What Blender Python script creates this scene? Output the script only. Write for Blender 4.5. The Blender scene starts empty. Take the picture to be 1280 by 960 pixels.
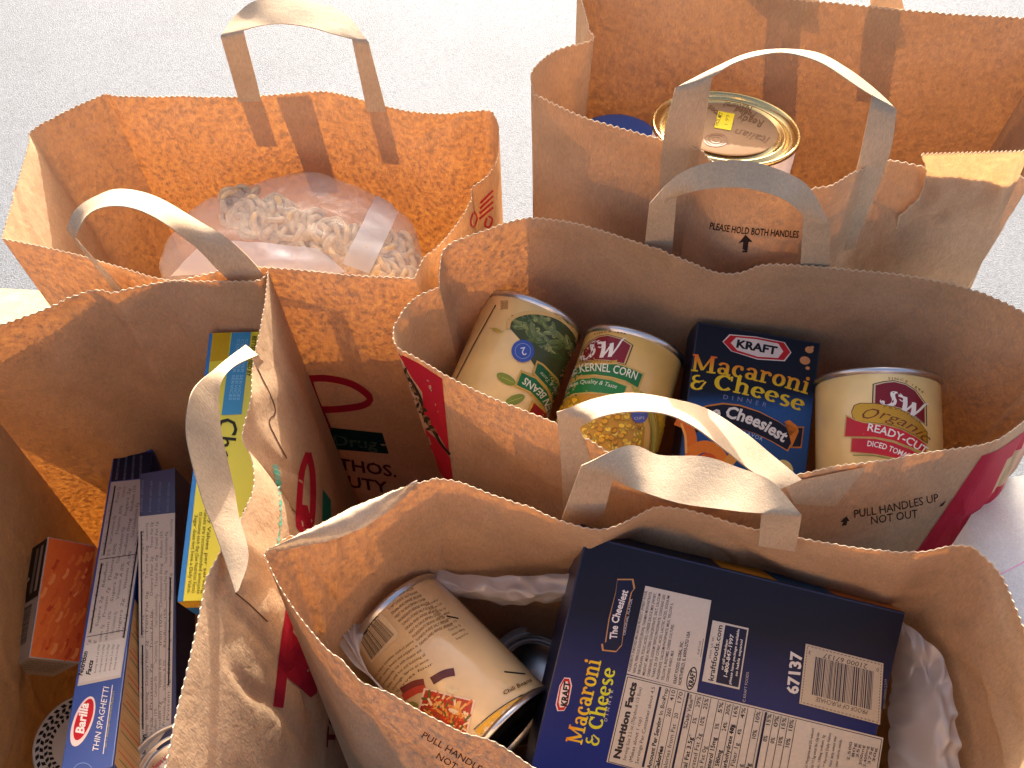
import bpy, bmesh, math, random
from mathutils import Vector, Matrix, noise
from mathutils.bvhtree import BVHTree

# ------------------------------------------------------------------ camera, sky, sun, exposure
S = bpy.context.scene
COL = S.collection
H, PITCH, FPX = 0.86, math.radians(50.0), 1200.0      # eye height, tilt below the horizon, focal length in photo pixels
cam = bpy.data.cameras.new('camera'); camo = bpy.data.objects.new('camera', cam); COL.objects.link(camo)
cam.sensor_width = 36.0; cam.lens = 36.0 * FPX / 1280.0
cam.clip_start = 0.02; cam.clip_end = 500
camo.location = (0, 0, H); camo.rotation_euler = (math.pi/2 - PITCH, 0, 0)
S.camera = camo

SUN_EL, SUN_AZ = math.radians(26), math.radians(3)   # azimuth from +Y towards +X
world = bpy.data.worlds.new('World'); S.world = world; world.use_nodes = True
wn = world.node_tree; wn.nodes.clear()
sky = wn.nodes.new('ShaderNodeTexSky'); sky.sky_type = 'NISHITA'; sky.sun_disc = False
sky.sun_elevation = SUN_EL; sky.sun_rotation = SUN_AZ; sky.air_density = 0.6; sky.dust_density = 7.0; sky.ozone_density = 0.1
bg = wn.nodes.new('ShaderNodeBackground'); bg.inputs[1].default_value = 0.15
wo = wn.nodes.new('ShaderNodeOutputWorld')
wn.links.new(sky.outputs[0], bg.inputs[0]); wn.links.new(bg.outputs[0], wo.inputs[0])
sl = bpy.data.lights.new('sun', 'SUN'); sl.energy = 4.2; sl.angle = math.radians(0.5); sl.color = (1.0, 0.965, 0.91)
so = bpy.data.objects.new('sun', sl); COL.objects.link(so)
sdir = Vector((math.cos(SUN_EL)*math.sin(SUN_AZ), math.cos(SUN_EL)*math.cos(SUN_AZ), math.sin(SUN_EL)))
so.rotation_euler = sdir.to_track_quat('Z', 'Y').to_euler(); so.location = (0, 3, 4)
S.view_settings.view_transform = 'Standard'; S.view_settings.look = 'None'
S.view_settings.exposure = 1.68; S.view_settings.gamma = 1.0; S.view_settings.use_curve_mapping = False
S.cycles.use_denoising = True
S.cycles.max_bounces = 8; S.cycles.diffuse_bounces = 4; S.cycles.transmission_bounces = 8; S.cycles.transparent_max_bounces = 12
S.cycles.sample_clamp_indirect = 6.0
rng = random.Random(7)

# ------------------------------------------------------------------ surveying: photo pixel + one known distance -> place
cP, sP = math.cos(PITCH), math.sin(PITCH)
EYE = Vector((0, 0, H))
RIGHT, UP, FWD = Vector((1, 0, 0)), Vector((0, sP, cP)), Vector((0, cP, -sP))
def ray(px, py):
    return FWD + RIGHT*((px-640)/FPX) + UP*((480-py)/FPX)
def at(px, py, z):                                     # point seen at a pixel at height z
    d = ray(px, py); return EYE + d*((z-H)/d.z)
def atY(px, py, Y):
    d = ray(px, py); return EYE + d*(Y/d.y)
def atT(px, py, t):
    return EYE + ray(px, py)*t
def cvec(x, y, z):                                     # a direction given as right / up / towards the eye
    return (RIGHT*x + UP*y - FWD*z).normalized()

# ------------------------------------------------------------------ materials
def lin(c):
    return tuple(((v/255)/12.92 if v/255 <= 0.04045 else ((v/255+0.055)/1.055)**2.4) for v in c)
class NT:
    def __init__(s, name):
        s.m = bpy.data.materials.new(name); s.m.use_nodes = True; s.t = s.m.node_tree; s.t.nodes.clear()
        s.out = s.n('ShaderNodeOutputMaterial')
    def n(s, kind, **kw):
        nd = s.t.nodes.new(kind)
        for k, v in kw.items(): setattr(nd, k, v)
        return nd
    def l(s, a, b): s.t.links.new(a, b)
    def coord(s, scale=(1, 1, 1)):
        tc = s.n('ShaderNodeTexCoord'); mp = s.n('ShaderNodeMapping'); mp.inputs['Scale'].default_value = scale
        s.l(tc.outputs['Object'], mp.inputs[0]); return mp.outputs[0]
    def noise(s, vec, scale, detail=3, rough=0.55):
        nd = s.n('ShaderNodeTexNoise'); nd.inputs['Scale'].default_value = scale; nd.inputs['Detail'].default_value = detail
        nd.inputs['Roughness'].default_value = rough; s.l(vec, nd.inputs['Vector']); return nd.outputs['Fac']
    def ramp(s, fac, stops):
        r = s.n('ShaderNodeValToRGB'); e = r.color_ramp.elements
        while len(e) < len(stops): e.new(0.5)
        for i, (p, c) in enumerate(stops):
            e[i].position = p; e[i].color = (c[0], c[1], c[2], 1) if not isinstance(c, float) else (c, c, c, 1)
        s.l(fac, r.inputs[0]); return r.outputs[0]
    def bump(s, fac, strength, dist):
        b = s.n('ShaderNodeBump'); b.inputs['Strength'].default_value = strength; b.inputs['Distance'].default_value = dist
        s.l(fac, b.inputs['Height']); return b.outputs[0]

def mat_paper(name, base, trans, tfac, mott=1.0, crump=0.28):
    k = NT(name); v = k.coord()
    n1 = k.noise(v, 250, 4, 0.7); n2 = k.noise(v, 28, 3, 0.6); n3 = k.noise(k.coord((1, 1, 0.22)), 1100, 2, 0.7)
    b = [x for x in base]
    c1 = k.ramp(n2, [(0.3, tuple(x*0.88 for x in b)), (0.7, tuple(min(1, x*1.08) for x in b))])
    c1b = k.ramp(n3, [(0.3, (0.84,)*3), (0.7, (1.10,)*3)])
    mul = k.n('ShaderNodeMix', data_type='RGBA', blend_type='MULTIPLY'); mul.inputs[0].default_value = 1.0
    k.l(c1, mul.inputs[6]); k.l(c1b, mul.inputs[7])
    lo = tuple(x*max(.15, 1-0.42*mott) for x in trans); hi = tuple(min(1, x*(1+0.30*mott)) for x in trans)
    hi = (hi[0], min(1, hi[1]*1.22), min(1, hi[2]*1.25))
    c2 = k.ramp(n1, [(0.36, lo), (0.52, trans), (0.70, hi)])
    df = k.n('ShaderNodeBsdfDiffuse'); tr = k.n('ShaderNodeBsdfTranslucent'); gl = k.n('ShaderNodeBsdfGlossy')
    gl.inputs['Roughness'].default_value = 0.45
    n4 = k.noise(v, 42, 4, 0.55)
    cre = k.n('ShaderNodeMath', operation='ABSOLUTE'); sb = k.n('ShaderNodeMath', operation='SUBTRACT'); sb.inputs[1].default_value = 0.5
    k.l(n4, sb.inputs[0]); k.l(sb.outputs[0], cre.inputs[0])          # sharp little ridges where the sheet was crumpled
    b1_ = k.n('ShaderNodeBump'); b1_.inputs['Strength'].default_value = crump; b1_.inputs['Distance'].default_value = 0.006; k.l(cre.outputs[0], b1_.inputs['Height'])
    b2_ = k.n('ShaderNodeBump'); b2_.inputs['Strength'].default_value = 0.3; b2_.inputs['Distance'].default_value = 0.0006; k.l(n3, b2_.inputs['Height']); k.l(b1_.outputs[0], b2_.inputs['Normal'])
    nb = b2_.outputs[0]
    k.l(nb, df.inputs['Normal']); k.l(nb, gl.inputs['Normal'])
    k.l(mul.outputs[2], df.inputs[0]); k.l(c2, tr.inputs[0])
    mx = k.n('ShaderNodeMixShader'); mx.inputs[0].default_value = tfac; k.l(df.outputs[0], mx.inputs[1]); k.l(tr.outputs[0], mx.inputs[2])
    m2 = k.n('ShaderNodeMixShader'); m2.inputs[0].default_value = 0.025; k.l(mx.outputs[0], m2.inputs[1]); k.l(gl.outputs[0], m2.inputs[2])
    k.l(m2.outputs[0], k.out.inputs[0]); return k.m
def mat_pbr(name, base, rough=0.5, metal=0.0, var=0.0, nscale=60, bump=0.0, bscale=300, coat=0.0, spec=0.5):
    k = NT(name); p = k.n('ShaderNodeBsdfPrincipled'); v = k.coord()
    p.inputs['Roughness'].default_value = rough; p.inputs['Metallic'].default_value = metal
    p.inputs['Coat Weight'].default_value = coat; p.inputs['Coat Roughness'].default_value = 0.12
    p.inputs['Specular IOR Level'].default_value = spec
    f = k.noise(v, nscale, 3)
    c = k.ramp(f, [(0.3, tuple(x*(1-var) for x in base)), (0.7, tuple(min(1, x*(1+var)) for x in base))])
    k.l(c, p.inputs['Base Color'])
    if bump: k.l(k.bump(k.noise(v, bscale, 3), bump, 0.001), p.inputs['Normal'])
    k.l(p.outputs[0], k.out.inputs[0]); return k.m
def mat_print(name, rough=0.35, coat=0.0, spec=0.5):
    k = NT(name); p = k.n('ShaderNodeBsdfPrincipled'); a = k.n('ShaderNodeVertexColor', layer_name='ink')
    n1 = k.noise(k.coord(), 500, 2)
    r = k.ramp(n1, [(0.3, (0.93,)*3), (0.7, (1.0,)*3)])
    mul = k.n('ShaderNodeMix', data_type='RGBA', blend_type='MULTIPLY'); mul.inputs[0].default_value = 1.0
    k.l(a.outputs[0], mul.inputs[6]); k.l(r, mul.inputs[7])
    k.l(mul.outputs[2], p.inputs['Base Color']); p.inputs['Roughness'].default_value = rough
    p.inputs['Coat Weight'].default_value = coat; p.inputs['Coat Roughness'].default_value = 0.1; p.inputs['Specular IOR Level'].default_value = spec
    k.l(p.outputs[0], k.out.inputs[0]); return k.m
def mat_film(name, col, alpha, rough=0.25, trans=0.5, gloss=0.10, bs=0.25):
    k = NT(name); v = k.coord()
    df = k.n('ShaderNodeBsdfDiffuse'); df.inputs[0].default_value = (*col, 1)
    tl = k.n('ShaderNodeBsdfTranslucent'); tl.inputs[0].default_value = (*col, 1)
    gl = k.n('ShaderNodeBsdfGlossy'); gl.inputs['Roughness'].default_value = rough
    tp = k.n('ShaderNodeBsdfTransparent')
    nb = k.bump(k.noise(v, 45, 4), bs, 0.004)
    for x in (df, tl, gl): k.l(nb, x.inputs['Normal'])
    a = k.n('ShaderNodeMixShader'); a.inputs[0].default_value = trans; k.l(df.outputs[0], a.inputs[1]); k.l(tl.outputs[0], a.inputs[2])
    b = k.n('ShaderNodeMixShader'); b.inputs[0].default_value = gloss; k.l(a.outputs[0], b.inputs[1]); k.l(gl.outputs[0], b.inputs[2])
    c = k.n('ShaderNodeMixShader'); c.inputs[0].default_value = alpha; k.l(tp.outputs[0], c.inputs[1]); k.l(b.outputs[0], c.inputs[2])
    k.l(c.outputs[0], k.out.inputs[0]); return k.m

KRAFT = mat_paper('kraft_paper', (0.48, 0.310, 0.178), (0.72, 0.20, 0.024), 0.080, 1.75)
KRAFT_B = mat_paper('kraft_paper_dense', (0.46, 0.295, 0.170), (0.62, 0.18, 0.03), 0.042, 1.3)
KRAFT_OUT = mat_paper('kraft_paper_patch', (0.50, 0.345, 0.21), (0.62, 0.30, 0.10), 0.24, 0.4)
STRAP = mat_paper('handle_paper', (0.55, 0.39, 0.245), (0.7, 0.42, 0.2), 0.10, 0.3, 0.13)
RIM = mat_paper('cut_paper_edge', (0.66, 0.50, 0.34), (0.8, 0.6, 0.35), 0.3, 0.2)
INK = mat_print('ink_on_carton', 0.45, 0.03, 0.22)
INKP = mat_print('ink_on_kraft', 0.75, 0.0, 0.15)
INKC = mat_print('ink_on_can_label', 0.36, 0.12, 0.3)
STEEL = mat_pbr('tin_plate', (0.55, 0.55, 0.56), 0.28, 1.0, 0.08, 80, 0.05)
GOLD = mat_pbr('gold_lacquered_tin', (0.62, 0.46, 0.20), 0.25, 1.0, 0.08, 60, 0.04)
SHADE_TIN = mat_pbr('shaded_tin', (0.10, 0.10, 0.11), 0.3, 1.0, 0.1, 80, 0.04)  # tin darkened in colour to stand in for shade on a can end
FILM = mat_film('clear_pouch_film', (0.80, 0.77, 0.72), 0.31, 0.22, 0.30, 0.08, 0.6)
WFILM = mat_film('white_carrier_film', (0.85, 0.82, 0.80), 0.80, 0.25, 0.45)

# ------------------------------------------------------------------ object helpers
ORG = {}
def thing(name, label, cat, loc=(0, 0, 0), group=None):
    o = bpy.data.objects.new(name, None); COL.objects.link(o); o.location = loc
    o.empty_display_size = 0.03
    o['label'] = label; o['category'] = cat
    if group: o['group'] = group
    ORG[o.name] = Vector(loc); return o
def mesh(name, verts, faces, mat, parent=None, smooth=False, ink=None):
    off = ORG[parent.name] if parent else Vector((0, 0, 0))
    me = bpy.data.meshes.new(name); me.from_pydata([tuple(Vector(v)-off) for v in verts], [], faces)
    if smooth: me.polygons.foreach_set('use_smooth', [True]*len(me.polygons))
    if ink is not None:
        a = me.color_attributes.new('ink', 'FLOAT_COLOR', 'POINT')
        flat = []
        for c in ink: flat += [c[0], c[1], c[2], 1.0]
        a.data.foreach_set('color', flat)
    me.materials.append(mat); me.update()
    o = bpy.data.objects.new(name, me); COL.objects.link(o)
    if parent: o.parent = parent; ORG[o.name] = off
    else: ORG[o.name] = Vector((0, 0, 0))
    return o
def from_bm(name, bm, mat, parent=None, smooth=False):
    bm.verts.index_update()
    vs = [v.co.copy() for v in bm.verts]; fs = [[v.index for v in f.verts] for f in bm.faces]
    bm.free(); return mesh(name, vs, fs, mat, parent, smooth)
def bvh_of(*objs):
    vs, fs = [], []
    for o in objs:
        b = len(vs); off = ORG[o.name]
        vs += [v.co + off for v in o.data.vertices]; fs += [[i+b for i in p.vertices] for p in o.data.polygons]
    return BVHTree.FromPolygons(vs, fs)
def catmull(pts, n):
    """n points, evenly spaced by length, along a smooth curve through pts"""
    P = [pts[0]*2-pts[1]] + list(pts) + [pts[-1]*2-pts[-2]]
    dense = []
    for i in range(1, len(P)-2):
        p0, p1, p2, p3 = P[i-1], P[i], P[i+1], P[i+2]
        for k in range(16):
            t = k/16
            dense.append(0.5*((2*p1) + (p2-p0)*t + (2*p0-5*p1+4*p2-p3)*t*t + (3*p1-p0-3*p2+p3)*t**3))
    dense.append(pts[-1].copy())
    L = [0.0]
    for a, b in zip(dense, dense[1:]): L.append(L[-1] + (b-a).length)
    out = []; j = 0
    for i in range(n):
        s = L[-1]*i/(n-1)
        while j < len(L)-2 and L[j+1] < s: j += 1
        d = L[j+1]-L[j]; out.append(dense[j].lerp(dense[j+1], (s-L[j])/d if d > 1e-9 else 0))
    return out
def length(pts): return sum((b-a).length for a, b in zip(pts, pts[1:]))

PANS = {}
def panel(name, rim, foot, parent, bulge=0.0, wr=0.0015, rows=40, teeth=0.0007, seed=0, mat=None):
    """one wall of a paper bag: rim curve above, foot curve below, a zig-zag cut rim"""
    L = length(rim); n = max(8, int(L/0.0022)); R = catmull(rim, n)
    F = catmull(foot, n) if len(foot) > 2 else [foot[0].lerp(foot[1], i/(n-1)) for i in range(n)]
    cr_ = random.Random(seed*7+1); CRE = [(cr_.random(), cr_.uniform(.0, .6), cr_.uniform(-1.6, 1.6), cr_.uniform(.012, .045), cr_.choice((-1, 1))*cr_.uniform(.5, 1)*wr*1.5) for _ in range(13)]
    vs, fs = [], []
    for j in range(rows+1):
        v = (j/rows)**1.35
        for i in range(n):
            u = i/(n-1)
            p = R[i].lerp(F[i], v)
            a, b = R[max(0, i-3)], R[min(n-1, i+3)]
            t = (b-a); t.z = 0; nrm = Vector((t.y, -t.x, 0)).normalized()
            e = min(1.0, u*7, (1-u)*7); e = e*e*(3-2*e)
            w = noise.noise(Vector((p.x*9+seed, p.y*9, p.z*7)))*1.4 + noise.noise(Vector((p.x*28, p.y*28+seed, p.z*16)))*0.5
            cr = abs(noise.noise(Vector((p.x*14+seed*3, p.y*14, p.z*12))))
            d = e*(bulge*math.sin(math.pi*min(1, v*1.5))**1.0*math.sin(math.pi*u) + wr*(w - 1.2*max(0, 0.12-cr)*6)*min(1, v*6+0.25))
            for (cu, cv, ca, cw, cd) in CRE:
                q = (u-cu)*math.cos(ca) + (v-cv)*math.sin(ca)*1.3; al = -(u-cu)*math.sin(ca) + (v-cv)*math.cos(ca)*1.3
                if abs(q) < cw and abs(al) < .32: d += e*cd*(1-abs(q)/cw)*(1-abs(al)/.32)
            p = p + nrm*d
            if j == 0: p.z += teeth*(1 if i % 2 else -1)*(0.7+0.6*rng.random())
            vs.append(p)
    for j in range(rows):
        for i in range(n-1):
            a = j*n+i; fs.append((a, a+1, a+n+1, a+n))
    o = mesh(name, vs, fs, mat or KRAFT, parent, True)
    PANS[o.name] = (n, rows)
    # the cut edge of the paper, coloured paler for the sun catching it
    ev, ef = [], []
    for i in range(n):
        p = vs[i]; a, b = R[max(0, i-1)], R[min(n-1, i+1)]
        t = (b-a); t.z = 0; nrm = Vector((t.y, -t.x, 0)).normalized()
        for q in (nrm*0.0002-Vector((0, 0, 0.0007)), nrm*0.0002+Vector((0, 0, 0.0002)), -nrm*0.0002+Vector((0, 0, 0.0002)), -nrm*0.0002-Vector((0, 0, 0.0007))):
            ev.append(p+q)
    for i in range(n-1):
        for k in range(3):
            a = i*4+k; ef.append((a, a+1, a+5, a+4))
    e = mesh('cut_edge', ev, ef, RIM, parent); e.parent = o
    return o
def overlay(o, u0, u1, v0, v1, off, surf_in, col, pr):
    """ink laid over part of a panel, by the panel's own grid"""
    n, rows = PANS[o.name]; og = ORG[o.name]; i0, i1, j0, j1 = int(u0*(n-1)), int(u1*(n-1)), int(v0*rows), int(v1*rows)
    b = len(pr.v); w = i1-i0+1; me = o.data; me.update()
    for j in range(j0, j1+1):
        for i in range(i0, i1+1):
            v = me.vertices[j*n+i]; nr = v.normal
            if nr.dot(v.co+og-surf_in) < 0: nr = -nr
            pr.v.append(v.co+og+nr*off); pr.c.append(lin(col))
    for j in range(j1-j0):
        for i in range(w-1): a = b+j*w+i; pr.f.append([a, a+1, a+w+1, a+w])
def ribbon(name, pairs, parent, mat=None, n=70, th=0.0007, sharp=()):
    """flat paper strap given as pairs of edge points; a crease wherever an index is in sharp"""
    mat = mat or STRAP
    segs = []; cur = [0]
    for i in range(1, len(pairs)):
        cur.append(i)
        if i in sharp or i == len(pairs)-1: segs.append(cur); cur = [i]
    A, B = [], []
    for s in segs:
        pa = [pairs[i][0] for i in s]; pb = [pairs[i][1] for i in s]
        k = max(3, int(n*len(s)/len(pairs)))
        a = catmull(pa, k); b = catmull(pb, k)
        if A: a, b = a[1:], b[1:]
        A += a; B += b
    m = len(A); W = 4; top, bot = [], []
    for i in range(m):
        ta = A[min(m-1, i+1)]-A[max(0, i-1)]; w = B[i]-A[i]; nr = ta.cross(w)
        nr = nr.normalized() if nr.length > 1e-9 else Vector((0, 0, 1))
        for k in range(W+1):
            p = A[i].lerp(B[i], k/W) + nr*(noise.noise(Vector((i*0.07, k*0.4, A[0].x*50)))*0.0010)
            top.append(p+nr*th/2); bot.append(p-nr*th/2)
    R = W+1; N = m*R; vs = top + bot; fs = []
    for i in range(m-1):
        for k in range(W):
            a = i*R+k; fs.append((a, a+1, a+R+1, a+R)); fs.append((N+a, N+a+R, N+a+R+1, N+a+1))
    ring_ = [i*R for i in range(m)] + [(m-1)*R+k for k in range(1, R)] + [i*R+W for i in range(m-2, -1, -1)] + [k for k in range(W-1, 0, -1)]
    b = len(vs); n_ = len(ring_); vs = vs + [top[i] for i in ring_] + [bot[i] for i in ring_]
    for i in range(n_): j = (i+1) % n_; fs.append((b+i, b+j, b+n_+j, b+n_+i))
    return mesh(name, vs, fs, mat, parent, True)

# ------------------------------------------------------------------ printing: flat ink laid on a surface
class Surf:                                            # the surface the ink lies on
    def __init__(s, *objs): s.b = bvh_of(*objs)
    def __call__(s, px, py, off):
        d = ray(px, py).normalized(); h = s.b.ray_cast(EYE, d)
        if h[0] is None:
            base = EYE + d*s.ref; h = s.b.find_nearest(base)
        nr = h[1]
        if nr.dot(d) > 0: nr = -nr
        s.ref = (h[0]-EYE).length
        return h[0] + nr*off
    ref = 0.6
class Plane:
    def __init__(s, o, n): s.o, s.n = o, n.normalized()
    def __call__(s, px, py, off):
        d = ray(px, py); t = (s.o-EYE).dot(s.n)/d.dot(s.n); return EYE + d*t + s.n*off
_txt = {}
def glyphs(body, bold=0.0, shear=0.0, space=1.0):
    key = (body, bold, shear, space)
    if key not in _txt:
        cu = bpy.data.curves.new('t', 'FONT'); cu.body = body; cu.resolution_u = 2; cu.offset = bold; cu.shear = shear; cu.space_character = space
        ob = bpy.data.objects.new('t', cu); me = ob.to_mesh()
        vs = [(v.co.x, v.co.y) for v in me.vertices]; fs = [tuple(p.vertices) for p in me.polygons]
        ob.to_mesh_clear(); bpy.data.objects.remove(ob); bpy.data.curves.remove(cu)
        x0 = min(v[0] for v in vs) if vs else 0; x1 = max(v[0] for v in vs) if vs else 1
        _txt[key] = (vs, fs, x0, x1)
    return _txt[key]
def arc_pts(cx, cy, rx, ry, a0, a1, n=22):
    return [(cx+rx*math.cos(math.radians(a0+(a1-a0)*i/n)), cy+ry*math.sin(math.radians(a0+(a1-a0)*i/n))) for i in range(n+1)]
# a fat round serif alphabet, drawn with a broad nib: (strokes, advance); a stroke is (points, thin, thick)
SL = 0.15
def _bar(x, y0, y1, w=0.30): return ([(x, y0), (x, y1)], w, w)
def _slab(x0, x1, y): return ([(x0, y), (x1, y)], SL, SL)
SERIF = {
 'M': ([_bar(.25, 0, 1.4, .22), _bar(1.40, 0, 1.4, .32), ([(.25, 1.38), (.80, .18)], .30, .30), ([(.80, .18), (1.40, 1.38)], .16, .16), _slab(0, .5, .07), _slab(1.1, 1.72, .07), _slab(.02, .4, 1.33), _slab(1.3, 1.7, 1.33)], 1.78),
 'a': ([(arc_pts(.40, .30, .24, .22, 0, 360), .14, .28), _bar(.72, .05, .75, .28), (arc_pts(.44, .68, .28, .25, 0, 165), .17, .26), _slab(.7, .98, .07)], 1.02),
 'c': ([(arc_pts(.48, .50, .33, .42, 48, 318), .14, .32), (arc_pts(.68, .74, .06, .06, 0, 360), .16, .16)], .92),
 'r': ([_bar(.26, 0, .95, .29), (arc_pts(.56, .60, .22, .30, 150, 40), .18, .24), (arc_pts(.72, .76, .06, .06, 0, 360), .16, .16), _slab(.02, .55, .07), _slab(.03, .25, .93)], .90),
 'o': ([(arc_pts(.48, .50, .33, .42, 0, 360), .14, .32)], .98),
 'n': ([_bar(.26, 0, .95, .29), _bar(.82, 0, .70, .29), (arc_pts(.56, .66, .27, .27, 170, 0), .20, .28), _slab(.02, .5, .07), _slab(.62, 1.08, .07), _slab(.03, .25, .93)], 1.12),
 'i': ([_bar(.28, 0, .95, .29), _slab(.03, .55, .07), _slab(.04, .28, .93), (arc_pts(.28, 1.24, .07, .07, 0, 360), .18, .18)], .60),
 'C': ([(arc_pts(.66, .70, .48, .60, 42, 318), .15, .36), _bar(1.08, .92, 1.35, .13)], 1.26),
 'h': ([_bar(.26, 0, 1.5, .29), _bar(.82, 0, .70, .29), (arc_pts(.56, .66, .27, .27, 170, 0), .20, .28), _slab(.02, .5, .07), _slab(.62, 1.08, .07), _slab(.03, .25, 1.45)], 1.12),
 'e': ([(arc_pts(.48, .50, .33, .42, 8, 315), .14, .32), ([(.22, .50), (.82, .54)], .13, .13)], .95),
 's': ([(arc_pts(.42, .70, .24, .23, 40, 235), .17, .26), (arc_pts(.40, .27, .26, .22, 75, -140), .17, .26), ([(.24, .62), (.60, .38)], .28, .28)], .82),
 '&': ([(arc_pts(.50, .36, .34, .32, 60, 330), .15, .28), (arc_pts(.52, .98, .28, .24, 60, 280), .15, .24), ([(.55, .70), (.95, .78)], .14, .14), ([(.70, .10), (1.05, .70)], .15, .15)], 1.28),
 ' ': ([], .30)}
class Print:
    wk = 1.0
    def __init__(s, surf, maxlen=30.0, base=0.00022):
        s.S, s.v, s.f, s.c, s.layer, s.maxlen, s.base = surf, [], [], [], 0, maxlen, base
        s.step = 0.000022 if isinstance(surf, Surf) else 0.000008
    def _add(s, pts, faces, cols):
        """pts in pixels"""
        bm = bmesh.new(); bv = [bm.verts.new((p[0], p[1], 0)) for p in pts]
        lay = None
        grad = callable(cols)
        for f in faces:
            try: bm.faces.new([bv[i] for i in f])
            except ValueError: pass
        for _ in range(5):
            long = [e for e in bm.edges if e.calc_length() > s.maxlen]
            if not long: break
            bmesh.ops.triangulate(bm, faces=[f for f in bm.faces if len(f.verts) > 4])
            bmesh.ops.subdivide_edges(bm, edges=long, cuts=1, use_grid_fill=True)
        bm.verts.index_update(); b = len(s.v); off = s.base + s.layer*s.step
        for v in bm.verts:
            s.v.append(s.S(v.co.x, v.co.y, off)); s.c.append(cols(v.co.x, v.co.y) if grad else cols)
        for f in bm.faces: s.f.append([v.index+b for v in f.verts])
        bm.free()
    def up(s): s.layer += 2; return s
    def poly(s, pts, col):
        s.up(); s._add(pts, [list(range(len(pts)))], col if callable(col) else lin(col))
    def line(s, a, b, w, col):
        dx, dy = b[0]-a[0], b[1]-a[1]; L = math.hypot(dx, dy) or 1; nx, ny = -dy/L*w/2, dx/L*w/2
        s._add([(a[0]+nx, a[1]+ny), (b[0]+nx, b[1]+ny), (b[0]-nx, b[1]-ny), (a[0]-nx, a[1]-ny)], [(0, 1, 2, 3)], lin(col))
    def curve(s, pts, w, col):
        pp = [(p.x, p.y) for p in catmull([Vector((x, y, 0)) for x, y in pts], max(8, len(pts)*5))]
        s.stroke(pp, w, w, col if callable(col) else lin(col))
    def ell(s, cx, cy, rx, ry, col, rot=0.0, n=20):
        c, d = math.cos(rot), math.sin(rot); pts = []
        for i in range(n):
            a = 2*math.pi*i/n; x, y = rx*math.cos(a), ry*math.sin(a); pts.append((cx+x*c-y*d, cy+x*d+y*c))
        s._add(pts, [list(range(n))], col if callable(col) else lin(col))
    def stroke(s, pp, thin, thick, col, fn=lambda x, y: (x, y), updir=None):
        L, R = [], []
        for i, p in enumerate(pp):
            a, b = pp[max(0, i-1)], pp[min(len(pp)-1, i+1)]
            dx, dy = b[0]-a[0], b[1]-a[1]; l = math.hypot(dx, dy) or 1; dx /= l; dy /= l
            w = (thin + (thick-thin)*abs(dy))/2*s.wk
            L.append(fn(p[0]-dy*w, p[1]+dx*w)); R.append(fn(p[0]+dy*w, p[1]-dx*w))
        n = len(pp); s._add(L+R, [(i, i+1, n+i+1, n+i) for i in range(n-1)], col)
    def _base(s, bl, up):
        """baseline through pixel points; returns (fraction, height) -> pixel"""
        if len(bl) == 2: P = lambda t: (bl[0][0]+(bl[1][0]-bl[0][0])*t, bl[0][1]+(bl[1][1]-bl[0][1])*t)
        else:
            q = catmull([Vector((x, y, 0)) for x, y in bl], 60)
            def P(t):
                k = min(max(t, 0), 1)*59; i = min(58, int(k)); r = q[i].lerp(q[i+1], k-i); return (r.x, r.y)
        def f(t, h):
            p = P(t)
            if up is None:
                a, b = P(max(0, t-.02)), P(min(1, t+.02)); dx, dy = b[0]-a[0], b[1]-a[1]; l = math.hypot(dx, dy) or 1
                return (p[0]+dy/l*h, p[1]-dx/l*h)
            return (p[0]+up[0]*h, p[1]+up[1]*h)
        return f
    def text(s, body, bl, h, col, up=None, bold=0.0, shear=0.0, space=1.0):
        """text fitted to the baseline bl (pixels), capitals h pixels tall"""
        vs, fs, x0, x1 = glyphs(body, bold, shear, space); f = s._base(bl, up)
        if not vs: return
        s.layer += 3; s._add([f((x-x0)/(x1-x0), y/0.70*h) for x, y in vs], fs, col if callable(col) else lin(col)); s.layer -= 3
    def serif(s, body, bl, h, col, up=None):
        """heavy serif lettering, x-height h*0.71"""
        f = s._base(bl, up); adv = sum(SERIF[ch][1] for ch in body); x = 0; s.wk = 0.84
        for ch in body:
            st, a = SERIF[ch]
            for pts, t0, t1 in st:
                s.layer += 0.12
                s.stroke([(px, py) for px, py in pts], t0, t1, col if callable(col) else lin(col), lambda u, v, x=x: f((x+u)/adv, v/1.4*h))
            x += a
        s.wk = 1.0
    def build(s, name, parent, mat):
        o = mesh(name, s.v, s.f, mat, None, False, s.c)
        off = ORG[parent.name]
        for v in o.data.vertices: v.co -= off
        o.parent = parent; ORG[o.name] = off; return o
def crop(ox, oy, k): return lambda *p: [(ox+x/k, oy+y/k) for x, y in p]
def patch(name, surf, quad, off, parent, mat, nx=8, ny=8):
    """a pasted paper piece lying on a wall, corners in pixels, off > 0 on the eye's side"""
    vs, fs = [], []
    for j in range(ny+1):
        for i in range(nx+1):
            u, v = i/nx, j/ny
            x = (quad[0][0]*(1-u)+quad[1][0]*u)*(1-v)+(quad[3][0]*(1-u)+quad[2][0]*u)*v
            y = (quad[0][1]*(1-u)+quad[1][1]*u)*(1-v)+(quad[3][1]*(1-u)+quad[2][1]*u)*v
            vs.append(surf(x, y, off))
    for j in range(ny):
        for i in range(nx):
            a = j*(nx+1)+i; fs.append((a, a+1, a+nx+2, a+nx+1))
    return mesh(name, vs, fs, mat, parent, True)

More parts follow.
